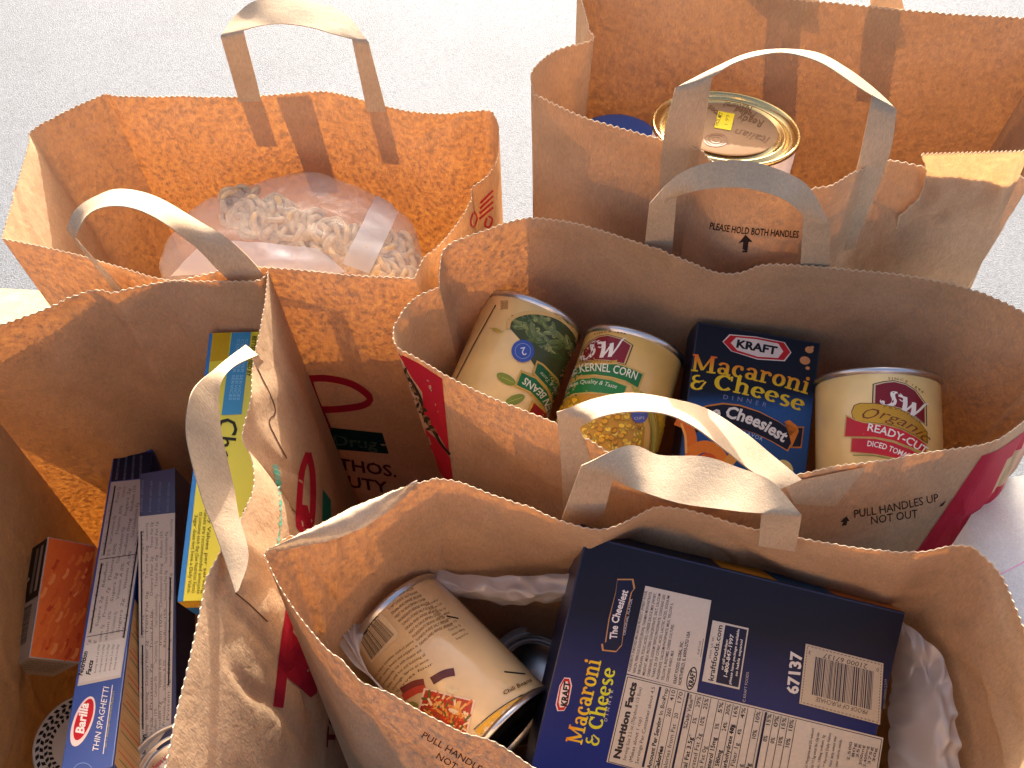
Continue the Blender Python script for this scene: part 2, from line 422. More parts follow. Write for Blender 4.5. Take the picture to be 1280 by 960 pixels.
# ------------------------------------------------------------------ the ground
k = NT('sunlit_asphalt'); v = k.coord()
vo = k.n('ShaderNodeTexVoronoi'); vo.inputs['Scale'].default_value = 260; k.l(v, vo.inputs['Vector'])
n0 = k.noise(v, 420, 3, 0.7); n1 = k.noise(v, 3.0, 4)
c0 = k.ramp(n0, [(0.25, (0.060, 0.066, 0.076)), (0.5, (0.112, 0.119, 0.130)), (0.78, (0.165, 0.176, 0.194))])
c1 = k.ramp(vo.outputs['Color'], [(0.0, (0.62,)*3), (0.2, (0.86,)*3), (0.9, (1.10,)*3)])
c2 = k.ramp(n1, [(0.3, (0.86,)*3), (0.5, (1.0,)*3), (0.7, (1.08,)*3)])
m1 = k.n('ShaderNodeMix', data_type='RGBA', blend_type='MULTIPLY'); m1.inputs[0].default_value = 1; k.l(c0, m1.inputs[6]); k.l(c1, m1.inputs[7])
m2 = k.n('ShaderNodeMix', data_type='RGBA', blend_type='MULTIPLY'); m2.inputs[0].default_value = 1; k.l(m1.outputs[2], m2.inputs[6]); k.l(c2, m2.inputs[7])
p = k.n('ShaderNodeBsdfPrincipled'); p.inputs['Roughness'].default_value = 0.75
k.l(m2.outputs[2], p.inputs['Base Color']); k.l(k.bump(n0, 0.6, 0.003), p.inputs['Normal']); k.l(p.outputs[0], k.out.inputs[0])
ASPHALT = k.m
g = mesh('asphalt_ground', [(-60, -60, 0), (60, -60, 0), (60, 60, 0), (-60, 60, 0)], [(0, 1, 2, 3)], ASPHALT); g['kind'] = 'structure'
k = NT('worn_yellow_paint'); v = k.coord()
n0 = k.noise(v, 25, 5, 0.65); n1 = k.noise(v, 400, 2)
c0 = k.ramp(n0, [(0.38, (0.22, 0.22, 0.20)), (0.50, (0.52, 0.41, 0.14)), (0.75, (0.58, 0.50, 0.24))])
p = k.n('ShaderNodeBsdfPrincipled'); p.inputs['Roughness'].default_value = 0.7
k.l(c0, p.inputs['Base Color']); k.l(k.bump(n1, 0.4, 0.002), p.inputs['Normal']); k.l(p.outputs[0], k.out.inputs[0])
yp = [at(-700, 318, 0.004), at(60, 364, 0.004), at(420, 386, 0.004), at(420, 470, 0.004), at(-700, 400, 0.004)]
y = mesh('painted_parking_line', yp, [(0, 1, 2, 3, 4)], k.m); y['kind'] = 'structure'

# ------------------------------------------------------------------ the paper bags
def bag(label, front, right, back, left, foot, bulge=(0.006, 0.0, 0.006, 0.0), wr=0.0015, seed=0, mat=None):
    """rims as lists of points, counter-clockwise from above; foot = FL, FR, BR, BL"""
    FL, FR, BR, BL = foot; c = sum((Vector(p) for p in foot), Vector((0, 0, 0)))/4
    t = thing('paper_bag', label, 'paper bag', (c.x, c.y, 0.0), 'kraft paper grocery bags filled with food')
    d = {'root': t}
    d['front'] = panel('front_panel', front, (FL, FR), t, bulge[0], wr, seed=seed, mat=mat)
    d['right'] = panel('side_panel', right, (FR, BR), t, bulge[1], wr, seed=seed+5, mat=mat)
    d['back'] = panel('back_panel', back, (BR, BL), t, bulge[2], wr, seed=seed+9, mat=mat)
    d['left'] = panel('side_panel', left, (BL, FL), t, bulge[3], wr, seed=seed+13, mat=mat)
    mesh('base', [p+Vector((0, 0, 0.001)) for p in foot], [(0, 1, 2, 3)], KRAFT_OUT, t)
    return d
V3 = lambda x, y, z=0.004: Vector((x, y, z))
def A(z, *pts): return [at(x, y, z if len(r) == 0 else r[0]) for x, y, *r in pts]
def pairsY(Y, *prs):
    """edge pairs of a strap; each (outer px, inner px[, Y outer, Y inner])"""
    out = []
    for o, i, *r in prs:
        yo, yi = (r[0], r[1]) if len(r) == 2 else ((r[0], r[0]) if len(r) == 1 else (Y, Y))
        out.append((atY(o[0], o[1], yo), atY(i[0], i[1], yi)))
    return out

# --- back left bag, holding the pouch of cereal
b1 = bag('tall paper bag at back left holding a clear pouch of cereal rings',
    A(.43, (2, 298), (50, 308), (95, 318), (150, 334), (207, 350), (248, 345), (290, 335), (324, 334), (380, 338), (440, 344), (518, 348)),
    A(.43, (518, 348), (530, 322), (545, 310), (567, 285), (584, 261), (589, 243), (591, 234), (610, 219), (622, 197), (624, 160)),
    A(.43, (624, 160), (619, 146), (608, 138), (560, 142), (512, 139), (480, 132), (435, 120), (400, 114), (350, 118), (300, 121), (220, 121), (150, 120), (132, 117)),
    A(.43, (132, 117), (85, 138), (40, 163), (36, 180), (20, 235), (2, 298)),
    [V3(-.285, .49), V3(-.005, .48), V3(.0, .645), V3(-.28, .655)], wr=0.0012, seed=1)
sb1 = Surf(b1['back'])
for q in ([(299, 122), (326, 120), (347, 182), (322, 183)], [(458, 132), (482, 134), (500, 206), (478, 203)]):
    patch('handle_patch', sb1, q, -0.0012, b1['root'], KRAFT_OUT)
patch('lap_seam', sb1, [(345, 121), (388, 118), (424, 240), (392, 245)], -0.0012, b1['root'], KRAFT_OUT)
ribbon('handle', pairsY(.650,
    ((297, 128), (325, 126), .652), ((297, 121), (325, 119), .652), ((276, 46), (304, 38), .648), ((293, 21), (322, 33), .668, .648), ((322, 0), (352, 30), .672, .648), ((375, 0), (388, 34), .672, .645),
    ((428, 15), (415, 42), .665, .642), ((461, 53), (440, 49), .642), ((481, 131), (457, 130), .640), ((483, 140), (459, 139), .640)), b1['root'], sharp=(2, 7))
ribbon('handle', pairsY(.462,
    ((158, 392), (176, 392), .459, .457), ((141, 362), (153, 362), .457, .455), ((83, 286), (94, 297), .455), ((95, 262), (108, 271), .462, .445), ((120, 245), (132, 259), .466, .442), ((150, 236), (165, 260), .468, .440),
    ((195, 246), (200, 275), .468, .442), ((250, 277), (238, 303), .465, .450), ((290, 302), (270, 335), .460, .453), ((327, 341), (290, 356), .457, .456), ((350, 385), (310, 392), .459)), b1['root'], sharp=(2,))

# --- back right bag, torn at the front
b2 = bag('tall paper bag at back right, its front torn, holding a gold lidded tin',
    A(.50, (667, 117), (720, 143), (760, 156), (800, 167), (830, 175), (868, 185), (876, 187), (890, 202), (915, 222), (950, 235), (985, 239), (1016, 235), (1040, 230), (1065, 217), (1090, 207), (1110, 201), (1150, 208), (1200, 216), (1290, 222)),
    A(.505, (1290, 222, .50), (1335, 150), (1335, 70), (1335, 28, .52)),
    A(.52, (1335, 28), (1280, 22), (1200, 18), (1127, 12), (1010, 0), (900, -8), (800, -20), (722, -35)),
    A(.51, (722, -35, .52), (727, 0), (737, 36), (740, 50), (695, 63), (665, 89), (667, 117, .50)),
    [V3(.025, .565), V3(.315, .510), V3(.345, .655), V3(.06, .69)], bulge=(0.0, 0, 0.008, 0), wr=0.0012, seed=21, mat=KRAFT_B)
sf2, sb2 = Surf(b2['front']), Surf(b2['back'])
for q in ([(960, -4), (1003, 0), (990, 215), (948, 215)], [(1082, 8), (1127, 12), (1110, 130), (1070, 126)]):
    patch('handle_patch', sb2, q, -0.0012, b2['root'], KRAFT_OUT)
ribbon('handle', pairsY(.65, ((985, 6), (1025, 8), .655), ((985, -20), (1022, -20), .655), ((990, -75), (1030, -65), .66, .645), ((1060, -90), (1060, -62), .665, .645), ((1110, -62), (1085, -48), .655, .645), ((1130, 10), (1088, 8), .645), ((1128, 24), (1085, 22), .645)), b2['root'], sharp=(2, 4))
# flap of the front panel, pulled forward right of the tear
fv, ff = [], []; NR, NC = 40, 50
tear = [(1152, 193), (1153, 200), (1158, 211), (1155, 232), (1150, 246), (1135, 262), (1124, 270), (1121, 285), (1116, 305), (1110, 325), (1107, 345), (1100, 372), (1095, 400)]
for j in range(NR+1):
    v = j/NR
    k_ = v*(len(tear)-1); i0 = min(len(tear)-2, int(k_)); fx = k_-i0
    ex = tear[i0][0]*(1-fx)+tear[i0+1][0]*fx + (2.4*noise.noise(Vector((j*.9, 3, 0)))); ey = tear[i0][1]*(1-fx)+tear[i0+1][1]*fx
    rx, ry = 1288-88*v, 189+v*203
    for i in range(NC+1):
        u = i/NC; x, y_ = ex*(1-u)+rx*u, ey*(1-u)+ry*u
        Yw = .466*(1-u)+.452*u + .030*v - .004*(1-u)
        crease = max(0, 1-abs(u-.30+.25*(v-.6))*7)*max(0, min(1, (v-.45)*3))
        q = atY(x, y_, Yw + 0.0022*noise.noise(Vector((u*4, v*5, 2))) - 0.004*crease + .004*max(0, u-.93)*14)
        if j == 0: q.z += 0.0008*(1 if i % 2 else -1)
        fv.append(q)
for j in range(NR):
    for i in range(NC): a = j*(NC+1)+i; ff.append((a, a+1, a+NC+2, a+NC+1))
flap = mesh('torn_flap', fv, ff, KRAFT_OUT, b2['root'], True)
ev, ef = [], []
edge = [fv[j*(NC+1)] for j in range(NR, -1, -1)] + fv[1:NC+1]
edge = [edge[i].lerp(edge[i+1], h) for i in range(len(edge)-1) for h in (0, .5)]
for i, p_ in enumerate(edge):
    w = 0.0004 + (0.0009*abs(noise.noise(Vector((i*.7, 1, 5)))) if i < 2*NR else -0.0001)
    ev += [p_ + Vector((-w, -.0002, w)), p_ + Vector((w*.8, -.0003, -w*.5)), p_+Vector((0, .0006, 0))]
for i in range(len(edge)-1): a = 3*i; ef += [(a, a+1, a+4, a+3), (a+1, a+2, a+5, a+4), (a+2, a, a+3, a+5)]
mesh('torn_edge', ev, ef, RIM, b2['root']).parent = flap
ribbon('handle', pairsY(.52,
    ((824, 240), (866, 232), .499), ((829, 175), (876, 186), .493), ((844, 110), (890, 96), .490), ((890, 86), (915, 81), .504, .489), ((934, 68), (945, 71), .510, .488), ((980, 62), (980, 66), .512, .487), ((1023, 66), (1020, 77), .510, .485),
    ((1059, 86), (1058, 100), .500, .482), ((1092, 111), (1085, 116), .490, .480), ((1121, 137), (1091, 119), .478), ((1110, 200), (1070, 215), .473), ((1066, 311), (1040, 315), .484)), b2['root'], sharp=(2, 9))
pr = Print(sf2, 12); K1 = (52, 38, 34)
pr.text('PLEASE HOLD BOTH HANDLES', [(887, 286), (930, 292), (998, 297)], 8.5, K1, bold=0.02, shear=0.1)
pr.poly([(932, 293), (941, 302), (936, 302), (934, 315), (928, 315), (929, 302), (923, 304)], K1)
pr.build('printed_lettering', b2['root'], INKP)

# --- middle bag with cans and the small macaroni box
b3 = bag('paper bag in the middle right with three label cans and a blue box',
    A(.43, (555, 468), (605, 493), (667, 518), (700, 532), (735, 552), (775, 572), (830, 590), (900, 600), (960, 600), (1005, 592), (1045, 583), (1085, 578), (1150, 567), (1228, 556)),
    A(.435, (1228, 556, .43), (1255, 546), (1285, 522), (1330, 480), (1345, 424, .46)),
    A(.45, (1345, 424, .46), (1280, 390, .46), (1215, 362, .455), (1140, 345), (1065, 337), (1010, 332), (955, 331), (925, 341, .44), (895, 340, .44), (850, 322), (800, 303), (720, 278), (660, 272), (600, 290), (558, 308, .445), (550, 335, .437), (549, 359, .43)),
    A(.43, (549, 359), (521, 371), (499, 393), (492, 411), (495, 432), (524, 449), (555, 468)),
    [V3(-.03, .375), V3(.262, .325), V3(.315, .455), V3(-.01, .505)], bulge=(0.012, 0.022, 0.018, 0), seed=33)
sf3 = Surf(b3['front'])
ribbon('handle', pairsY(.45,
    ((803, 330), (838, 338), .466), ((806, 304), (840, 316), .463), ((812, 255), (846, 245), .451), ((845, 220), (868, 239), .450, .441), ((890, 202), (895, 235), .446, .437), ((940, 202), (930, 235), .442, .433), ((990, 219), (970, 245), .439, .430),
    ((1015, 239), (992, 258), .437, .430), ((1038, 281), (1004, 270), .433), ((1037, 334), (1001, 330), .442), ((1036, 352), (1001, 350), .445)), b3['root'], sharp=(2, 8))
ribbon('handle', pairsY(.352,
    ((704, 640), (742, 632), .312), ((702, 590), (738, 575), .317), ((696, 515), (724, 534), .324), ((746, 499), (748, 523), .336, .316), ((786, 493), (786, 515), .336, .312), ((830, 497), (830, 517), .334, .308), ((880, 509), (868, 534), .328, .302),
    ((930, 540), (905, 562), .316, .296), ((965, 570), (940, 590), .306, .290), ((1002, 600), (975, 612), .293, .287)), b3['root'], sharp=(2,))
patch('handle_patch', sf3, [(978, 602), (1083, 581), (1043, 631), (992, 628)], 0.0012, b3['root'], STRAP)
pr = Print(sf3, 12)
pr.text('PULL HANDLES UP', [(1068, 647), (1115, 639), (1174, 626)], 10, K1, shear=0.1)
pr.text('NOT OUT', [(1089, 655), (1148, 646)], 10, K1, shear=0.1)
for ox, oy in ((1056, 651), (1180, 631)):
    pr.poly([(ox+2, oy-6), (ox+6, oy), (ox+3, oy), (ox+2, oy+5), (ox-4, oy+6), (ox-2, oy+1), (ox-6, oy+1)], K1)
pr.build('printed_lettering', b3['root'], INKP)
sl3 = Surf(b3['left'])
pr = Print(sl3, 8); RED = (176, 28, 42)
pr.poly([(498, 441), (524, 454), (553, 473), (562, 566), (545, 538), (531, 520), (528, 490), (514, 470)], RED)
pr.poly([(531, 535), (545, 548), (563, 572), (567, 604), (552, 604)], RED)
pr.curve([(502, 450), (509, 468), (518, 482), (527, 500), (530, 520), (543, 540), (552, 555), (563, 568)], 3.2, (48, 34, 22))
for i in range(26):
    t_ = i/25; x, y_ = 505+40*t_+3*math.sin(i*2.1), 460+82*t_+2*math.cos(i*1.7)
    pr.layer += .2; pr.ell(x-2, y_, 4.2, 2.0, (52, 38, 24) if i % 3 else (140, 100, 60), 0.9+math.sin(i), 8)
pr.build('printed_side_artwork', b3['root'], INKP)
mid3 = Vector((.14, .40, .25))
pr = Print(None, 10)
overlay(b3['right'], .05, .48, .08, .95, .0003, mid3, (182, 38, 58), pr)
overlay(b3['right'], .44, .50, .10, .95, .00032, mid3, (206, 150, 130), pr)
overlay(b3['right'], .30, .44, .16, .26, .00034, mid3, (196, 160, 120), pr)
pr.build('printed_side_artwork', b3['root'], INKP)

# --- left bag, wide side facing right
b4 = bag('paper bag at left with spaghetti boxes, its printed side and torn handle facing right',
    A(.43, (-100, 1075), (0, 1085), (80, 1080), (188, 1050)),
    A(.43, (188, 1050), (195, 1010), (207, 960), (220, 895), (236, 830), (249, 768), (255, 740), (258, 724), (268, 705), (290, 668, .425), (306, 638, .415), (316, 612, .410), (317, 588, .410), (312, 566, .413), (303, 548, .422), (309, 510), (314, 470), (322, 430), (330, 390), (335, 339)),
    A(.43, (335, 339), (327, 349), (310, 352), (270, 352), (210, 352), (165, 360), (140, 366), (125, 362), (95, 368), (60, 385), (0, 405), (-75, 432)),
    A(.43, (-75, 432), (-110, 600), (-125, 850), (-100, 1075)),
    [V3(-.385, .135), V3(-.125, .125), V3(-.125, .468), V3(-.395, .472)], bulge=(0, 0.014, 0.004, -0.004), wr=0.0018, seed=47)
sr4 = Surf(b4['right'])
hp = [((322, 462), (330, 452), .436), ((306, 432), (322, 444), .455), ((270, 460), (295, 457), .480), ((243, 485), (277, 475), .488), ((234, 512), (272, 500), .484), ((232, 540), (274, 532), .475), ((237, 570), (280, 560), .465),
      ((253, 628), (292, 608), .445), ((265, 658), (298, 644), .436), ((281, 702), (310, 694), .425), ((294, 741), (298, 738), .420)]
ribbon('handle', [(at(o[0], o[1], z+dz_), at(i[0], i[1], z-dz_*.6)) for (o, i, z), dz_ in zip(hp, (0, .003, .006, .009, .010, .010, .010, .009, .007, .004, 0))], b4['root'], sharp=(1,))
pr = Print(sr4, 9); R4, G4 = (158, 22, 40), (20, 104, 84)
pr.curve([(317, 449), (326, 470), (337, 492), (344, 515), (336, 527), (345, 548), (358, 573)], 1.5, (84, 54, 38))
pr.curve([(294, 741), (312, 756), (334, 777)], 1.6, (84, 54, 38))
for i in range(16):
    t_ = i/15; pr.layer += .2
    pr.ell(344+5*t_*(1-t_)*4+3*t_, 584+96*t_, (1.3+.8*math.sin(i*1.9)) if i > 3 else 4.4, 3.6, (92, 156, 128) if i % 2 else (128, 164, 138), 0.3, 8)
pr.curve([(385, 566), (377, 590), (374, 625), (373, 655), (378, 662), (388, 655), (391, 625), (390, 590), (385, 566)], 7.5, R4)
pr.poly([(373, 630), (384, 632), (390, 660), (380, 672), (370, 655)], R4)
pr.curve([(365, 745), (362, 770), (356, 810), (349, 870), (347, 884)], 13, R4)
pr.poly([(361, 785), (372, 798), (394, 830), (396, 866), (388, 872), (372, 858), (357, 846), (370, 840), (366, 820)], R4)
pr.curve([(374, 770), (384, 800), (392, 820)], 6, R4)
pr.poly([(403, 612), (413, 625), (413, 650), (402, 655)], G4)
pr.poly([(397, 818), (408, 832), (411, 856), (396, 850)], G4)
pr.text('TOS', [(417, 935), (422, 855)], 10, (120, 26, 40), bold=.03)
pr.text('FOODS', [(436, 940), (436, 850)], 9, (120, 26, 40), bold=.03)
pr.build('printed_side_artwork', b4['root'], INKP)
# print on the back left bag's front, box and words darkened to paint in shade
pr = Print(Surf(b1['front']), 10)
pr.curve([(386, 473), (410, 473), (440, 480), (462, 496), (455, 506), (425, 511), (398, 512)], 8.5, R4)
pr.curve([(386, 473), (395, 500), (406, 525), (414, 545)], 8, R4)
pr.poly([(412, 534), (478, 541), (486, 567), (416, 561)], (8, 40, 34))
pr.text('Drug', [(418, 556), (472, 561)], 13, (70, 84, 72), up=(-.1, -1), bold=.02)
pr.text('THOS.', [(424, 586), (496, 596)], 14, (74, 20, 30), up=(-.15, -1), bold=.02)
pr.text('UTY', [(436, 608), (486, 616)], 14, (74, 20, 30), up=(-.15, -1), bold=.02)
pr.build('printed_lettering', b1['root'], INKP)
pr = Print(Surf(b1['right']), 8)
for i in range(4):
    pr.line((600-i*0.4, 254+i*6.5), (616, 238+i*7), 2.6, (178, 40, 52)); pr.layer += 1
pr.curve([(591, 266), (588, 278), (592, 284), (596, 272), (592, 264)], 2, (178, 40, 52))
pr.curve([(608, 272), (606, 282), (612, 283), (615, 274), (610, 270)], 2.4, (178, 40, 52))
pr.build('printed_side_artwork', b1['root'], INKP)

# --- front bag
b5 = bag('paper bag in front with a big tilted can and a large dark blue carton',
    A(.415, (330, 692), (345, 724), (362, 752), (380, 778), (409, 813), (438, 834), (467, 855), (497, 874), (526, 891), (555, 906), (580, 918), (613, 927), (642, 945), (680, 968), (740, 1000), (880, 1050), (1010, 1075), (1180, 1060)),
    A(.415, (1180, 1060), (1280, 1000), (1312, 900), (1300, 840), (1278, 785), (1258, 742), (1238, 706), (1218, 685)),
    A(.415, (1218, 685), (1205, 682), (1185, 683), (1150, 690), (1093, 687), (1050, 681), (1000, 672), (940, 660), (880, 643), (840, 634), (812, 635), (775, 655), (745, 661), (700, 650), (660, 632), (620, 620), (575, 603), (545, 598)),
    A(.415, (545, 598), (500, 611), (445, 633), (400, 655), (345, 682), (330, 692)),
    [V3(-.085, .17), V3(.215, .10), V3(.245, .285), V3(-.045, .318)], bulge=(0.022, 0.01, 0.026, 0.004), wr=0.0026, seed=61)
sf5 = Surf(b5['front'])
# collar: the rim of the left side curls over and shows its sunlit outer face
ca = A(.417, (334, 689), (360, 675), (400, 655), (445, 632), (500, 611), (522, 604)); cb = A(.410, (346, 690), (380, 683), (424, 672), (462, 655), (494, 632), (522, 606))
ca, cb = catmull(ca, 40), catmull(cb, 40)
cv, cf = [], []
for i in range(40):
    for k_ in range(6):
        u = k_/5; p_ = ca[i].lerp(cb[i], u); p_.z += 0.004*math.sin(math.pi*u) + 0.0012*noise.noise(Vector((i*.3, u*2, 7))); cv.append(p_)
for i in range(39):
    for k_ in range(5): a = i*6+k_; cf.append((a, a+1, a+7, a+6))
mesh('curled_collar', cv, cf, STRAP, b5['root'], True)
ribbon('handle', pairsY(.275,
    ((700, 655), (750, 652), .290), ((705, 640), (756, 637), .288), ((727, 582), (766, 600), .282), ((785, 557), (800, 614), .290, .268), ((825, 570), (850, 629), .288, .262), ((880, 571), (900, 636), .285, .258), ((922, 584), (930, 640), .280, .256), ((965, 602), (955, 642), .272, .256),
    ((1002, 644), (952, 643), .257), ((997, 672), (950, 660), .262), ((994, 690), (948, 680), .266)), b5['root'], sharp=(2, 8))
pr = Print(sf5, 12)
pr.text('PULL HANDLES UP', [(527, 921), (560, 940), (622, 979)], 8.2, (74, 42, 34))
pr.text('NOT OUT', [(545, 947), (596, 979)], 8.2, (74, 42, 34))
pr.build('printed_lettering', b5['root'], INKP)
def pix(p_): d = p_-EYE; w = d.dot(FWD); return (640+d.dot(RIGHT)/w*FPX, 480-d.dot(UP)/w*FPX)
# ------------------------------------------------------------------ things in the bags: builders
def frame_of(axis):
    z = axis.normalized(); x = Vector((0, 0, 1)).cross(z)
    x = x.normalized() if x.length > 0.05 else Vector((1, 0, 0)); return x, z.cross(x), z
def lathe(name, prof, base, axis, mat, parent, n=72, smooth=True):
    x, y, z = frame_of(axis); vs, fs = [], []
    for r, h in prof:
        for i in range(n):
            a = 2*math.pi*i/n; vs.append(base + z*h + (x*math.cos(a)+y*math.sin(a))*r)
    m = len(prof)
    for j in range(m-1):
        for i in range(n): fs.append((j*n+i, j*n+(i+1) % n, (j+1)*n+(i+1) % n, (j+1)*n+i))
    if prof[0][0] > 1e-6 and prof[0][0] < 0.002: fs.append(tuple(range(n))[::-1])
    if prof[-1][0] < 0.002: fs.append(tuple((m-1)*n+i for i in range(n)))
    o = mesh(name, vs, fs, mat, parent, smooth)
    return o
def can(label, base, axis, r, h, body_mat, lid=None, group=None, name='food_can', lidA=None):
    """base = centre of the near end, axis points to the far end"""
    lid = lid or STEEL; axis = axis.normalized()
    low = min(base.z, (base+axis*h).z) - r
    t = thing(name, label, 'can', (base.x, base.y, max(0, low)), group)
    body = lathe('label_body', [(r*.985, .0042), (r, .0050), (r, h-.0050), (r*.985, h-.0042)], base, axis, body_mat, t)
    def end(sgn, m):
        b = base if sgn < 0 else base + axis*h; ax = axis if sgn > 0 else -axis
        lathe('rim', [(r*.985, -.0046), (r*.99, -.0040), (r*1.028, -.0030), (r*1.032, -.0014), (r*1.022, -.0002), (r*1.0, .0), (r*.975, -.0006), (r*.955, -.0034)], b, ax, STEEL if m is SHADE_TIN else m, t)
        pr = [(r*.955, -.0034), (r*.93, -.0052), (r*.86, -.0050), (r*.84, -.0026), (r*.80, -.0026), (r*.78, -.0048), (r*.72, -.0048), (r*.70, -.0026), (r*.66, -.0026), (r*.64, -.0044), (.001, -.0040)]
        return lathe('lid', pr, b, ax, m, t)
    d = {'root': t, 'body': body, 'near': end(-1, lidA or lid), 'far': end(1, lid)}
    return d
def carton(name, label, cat, o, ex, ey, ez, mat, group=None, bev=0.0006):
    """box spanned by three edge vectors from corner o"""
    bm = bmesh.new(); c = [o+ex*i+ey*j+ez*k_ for k_ in (0, 1) for j in (0, 1) for i in (0, 1)]
    v = [bm.verts.new(p) for p in c]
    for f in ((0, 1, 3, 2), (4, 6, 7, 5), (0, 4, 5, 1), (2, 3, 7, 6), (0, 2, 6, 4), (1, 5, 7, 3)): bm.faces.new([v[i] for i in f])
    bmesh.ops.recalc_face_normals(bm, faces=bm.faces)
    bmesh.ops.bevel(bm, geom=list(bm.edges), offset=bev, segments=2, affect='EDGES', profile=0.5)
    ctr = o+ex*.5+ey*.5+ez*.5; low = min(p.z for p in c)
    t = thing(name, label, cat, (ctr.x, ctr.y, max(0, low)), group)
    body = from_bm('carton', bm, mat, t)
    return t, body
def ortho(a, b):
    return (b - a*(b.dot(a)/a.dot(a)))
def film(name, label, cat, ca, cb, mat, n=60, m=26, amp=0.006, sag=0.01, seed=0, parent=None, folds=9):
    """crumpled thin film lofted between two edges given as (px, py, t)"""
    a = catmull([atT(*p) for p in ca], n); b = catmull([atT(*p) for p in cb], n); vs, fs = [], []
    for i in range(n):
        for j in range(m):
            u = j/(m-1); p_ = a[i].lerp(b[i], u)
            rid = (1-abs(noise.noise(Vector((i*.11+seed, u*2.2, seed)))*2.2))*1.0 + math.sin(i*folds/n*2+u*5+3*noise.noise(Vector((u*3, i*.05, seed))))*.35
            p_ = p_ + (-FWD)*(amp*rid + sag*math.sin(math.pi*u)) + UP*amp*.6*noise.noise(Vector((i*.16, u*4, seed+4)))
            vs.append(p_)
    for i in range(n-1):
        for j in range(m-1): q = i*m+j; fs.append((q, q+1, q+m+1, q+m))
    if parent: return mesh(name, vs, fs, mat, parent, True)
    lo = min(vs, key=lambda p_: p_.z)
    t = thing(name, label, cat, (lo.x, lo.y, lo.z)); mesh('film', vs, fs, mat, t, True); return t
def lerpc(c0, c1, f): f = max(0, min(1, f)); return tuple(a+(b-a)*f for a, b in zip(c0, c1))
def bars(p, q, cols, rows=1.0, n=46, seed=1, gap=0.0):
    """barcode in a pixel quad q: TL, TR, BR, BL; bars run from the top edge to the bottom edge"""
    r = random.Random(seed); x = 0.0; p.up()
    while x < 1:
        w = r.choice((.008, .008, .016, .024)); g_ = r.choice((.008, .012, .016))
        x1 = min(1, x+w)
        def pt(u, v): return ((q[0][0]*(1-u)+q[1][0]*u)*(1-v)+(q[3][0]*(1-u)+q[2][0]*u)*v, (q[0][1]*(1-u)+q[1][1]*u)*(1-v)+(q[3][1]*(1-u)+q[2][1]*u)*v)
        p._add([pt(x, 0), pt(x1, 0), pt(x1, 1), pt(x, 1)], [(0, 1, 2, 3)], lin(cols)); x = x1+g_
def quadpt(q, u, v):
    return ((q[0][0]*(1-u)+q[1][0]*u)*(1-v)+(q[3][0]*(1-u)+q[2][0]*u)*v, (q[0][1]*(1-u)+q[1][1]*u)*(1-v)+(q[3][1]*(1-u)+q[2][1]*u)*v)
WHITE = (226, 222, 212); BLK = (24, 22, 24)

# ------------------------------------------------------------------ back left bag: pouch of cereal rings
out = [(205, 352, .350), (200, 330, .352), (215, 292, .355), (240, 262, .358), (300, 236, .360), (355, 222, .362), (400, 217, .364), (436, 231, .364), (484, 252, .362), (512, 276, .360), (526, 312, .356), (530, 350, .350), (500, 375, .345), (420, 385, .342), (330, 385, .342), (250, 375, .345)]
po = thing('cereal_pouch', 'milky clear plastic pouch of ring cereal inside the back left bag', 'plastic pouch', (-.16, .56, .25))
bd = [at(*p) for p in out]; cen = sum(bd, Vector((0, 0, 0)))/len(bd); nb_ = 96
bdd = catmull(bd+[bd[0]], nb_+1)[:-1]; pv, pf = [cen + Vector((0, 0, .024))], []
RN = 22
def pouch_z(f, a): return .024*(1-f**3) + .004*noise.noise(Vector((f*3*math.cos(a), f*3*math.sin(a), 4))) + .0035*abs(noise.noise(Vector((f*5*math.cos(a)+7, f*5*math.sin(a), 1))))
for j in range(1, RN+1):
    f = j/RN
    for i in range(nb_):
        p_ = cen.lerp(bdd[i], f); a = 2*math.pi*i/nb_; p_.z += pouch_z(f, a); pv.append(p_)
for j in range(1, 9):
    for i in range(nb_):
        p_ = cen.lerp(bdd[i], 1-j*.03); p_.z = bdd[i].z - .012*j; pv.append(p_)
for i in range(nb_): pf.append((0, 1+i, 1+(i+1) % nb_))
for j in range(RN+7):
    for i in range(nb_): a = 1+j*nb_; pf.append((a+i, a+nb_+i, a+nb_+(i+1) % nb_, a+(i+1) % nb_))
film_o = mesh('film', pv, pf, FILM, po, True)
sp = Surf(film_o)
zs = patch('zip_strip', sp, [(470, 246), (500, 262), (462, 342), (428, 330)], 0.0015, po, mat_film('white_zip_strip', (.86, .84, .82), .75, .3, .5), 6, 16)
patch('folded_flap', sp, [(262, 300), (400, 312), (432, 342), (215, 345)], 0.003, po, mat_film('folded_film', (.90, .89, .90), .62, .25, .45), 14, 8)
CER = mat_pbr('oat_ring', (0.66, 0.46, 0.25), 0.8, 0, 0.2, 200, 0.3, 700)
cv, cf = [], []; r_ = random.Random(3)
def ring(c, nrm, R=.0072, rr=.0026, n=14, m=6):
    x, y_, z = frame_of(nrm); b = len(cv)
    for i in range(n):
        a = 2*math.pi*i/n
        for j in range(m):
            q = 2*math.pi*j/m; cv.append(c + (x*math.cos(a)+y_*math.sin(a))*(R+rr*math.cos(q)) + z*rr*math.sin(q))
    for i in range(n):
        for j in range(m): cf.append((b+i*m+j, b+((i+1) % n)*m+j, b+((i+1) % n)*m+(j+1) % m, b+i*m+(j+1) % m))
for i in range(210):
    if i % 4: u = r_.random(); x, y_ = 285+165*u+r_.uniform(-12, 12), 243+58*u+r_.uniform(-14, 24)
    else: x, y_ = r_.uniform(465, 515), r_.uniform(285, 345)
    d_ = ray(x, y_).normalized(); h_ = sp.b.ray_cast(EYE, d_)
    if h_[0] is None: continue
    ring(h_[0] + d_*.004 - Vector((0, 0, r_.uniform(.004, .012))), Vector((r_.uniform(-1, 1), r_.uniform(-1, .4), r_.uniform(.3, 1))))
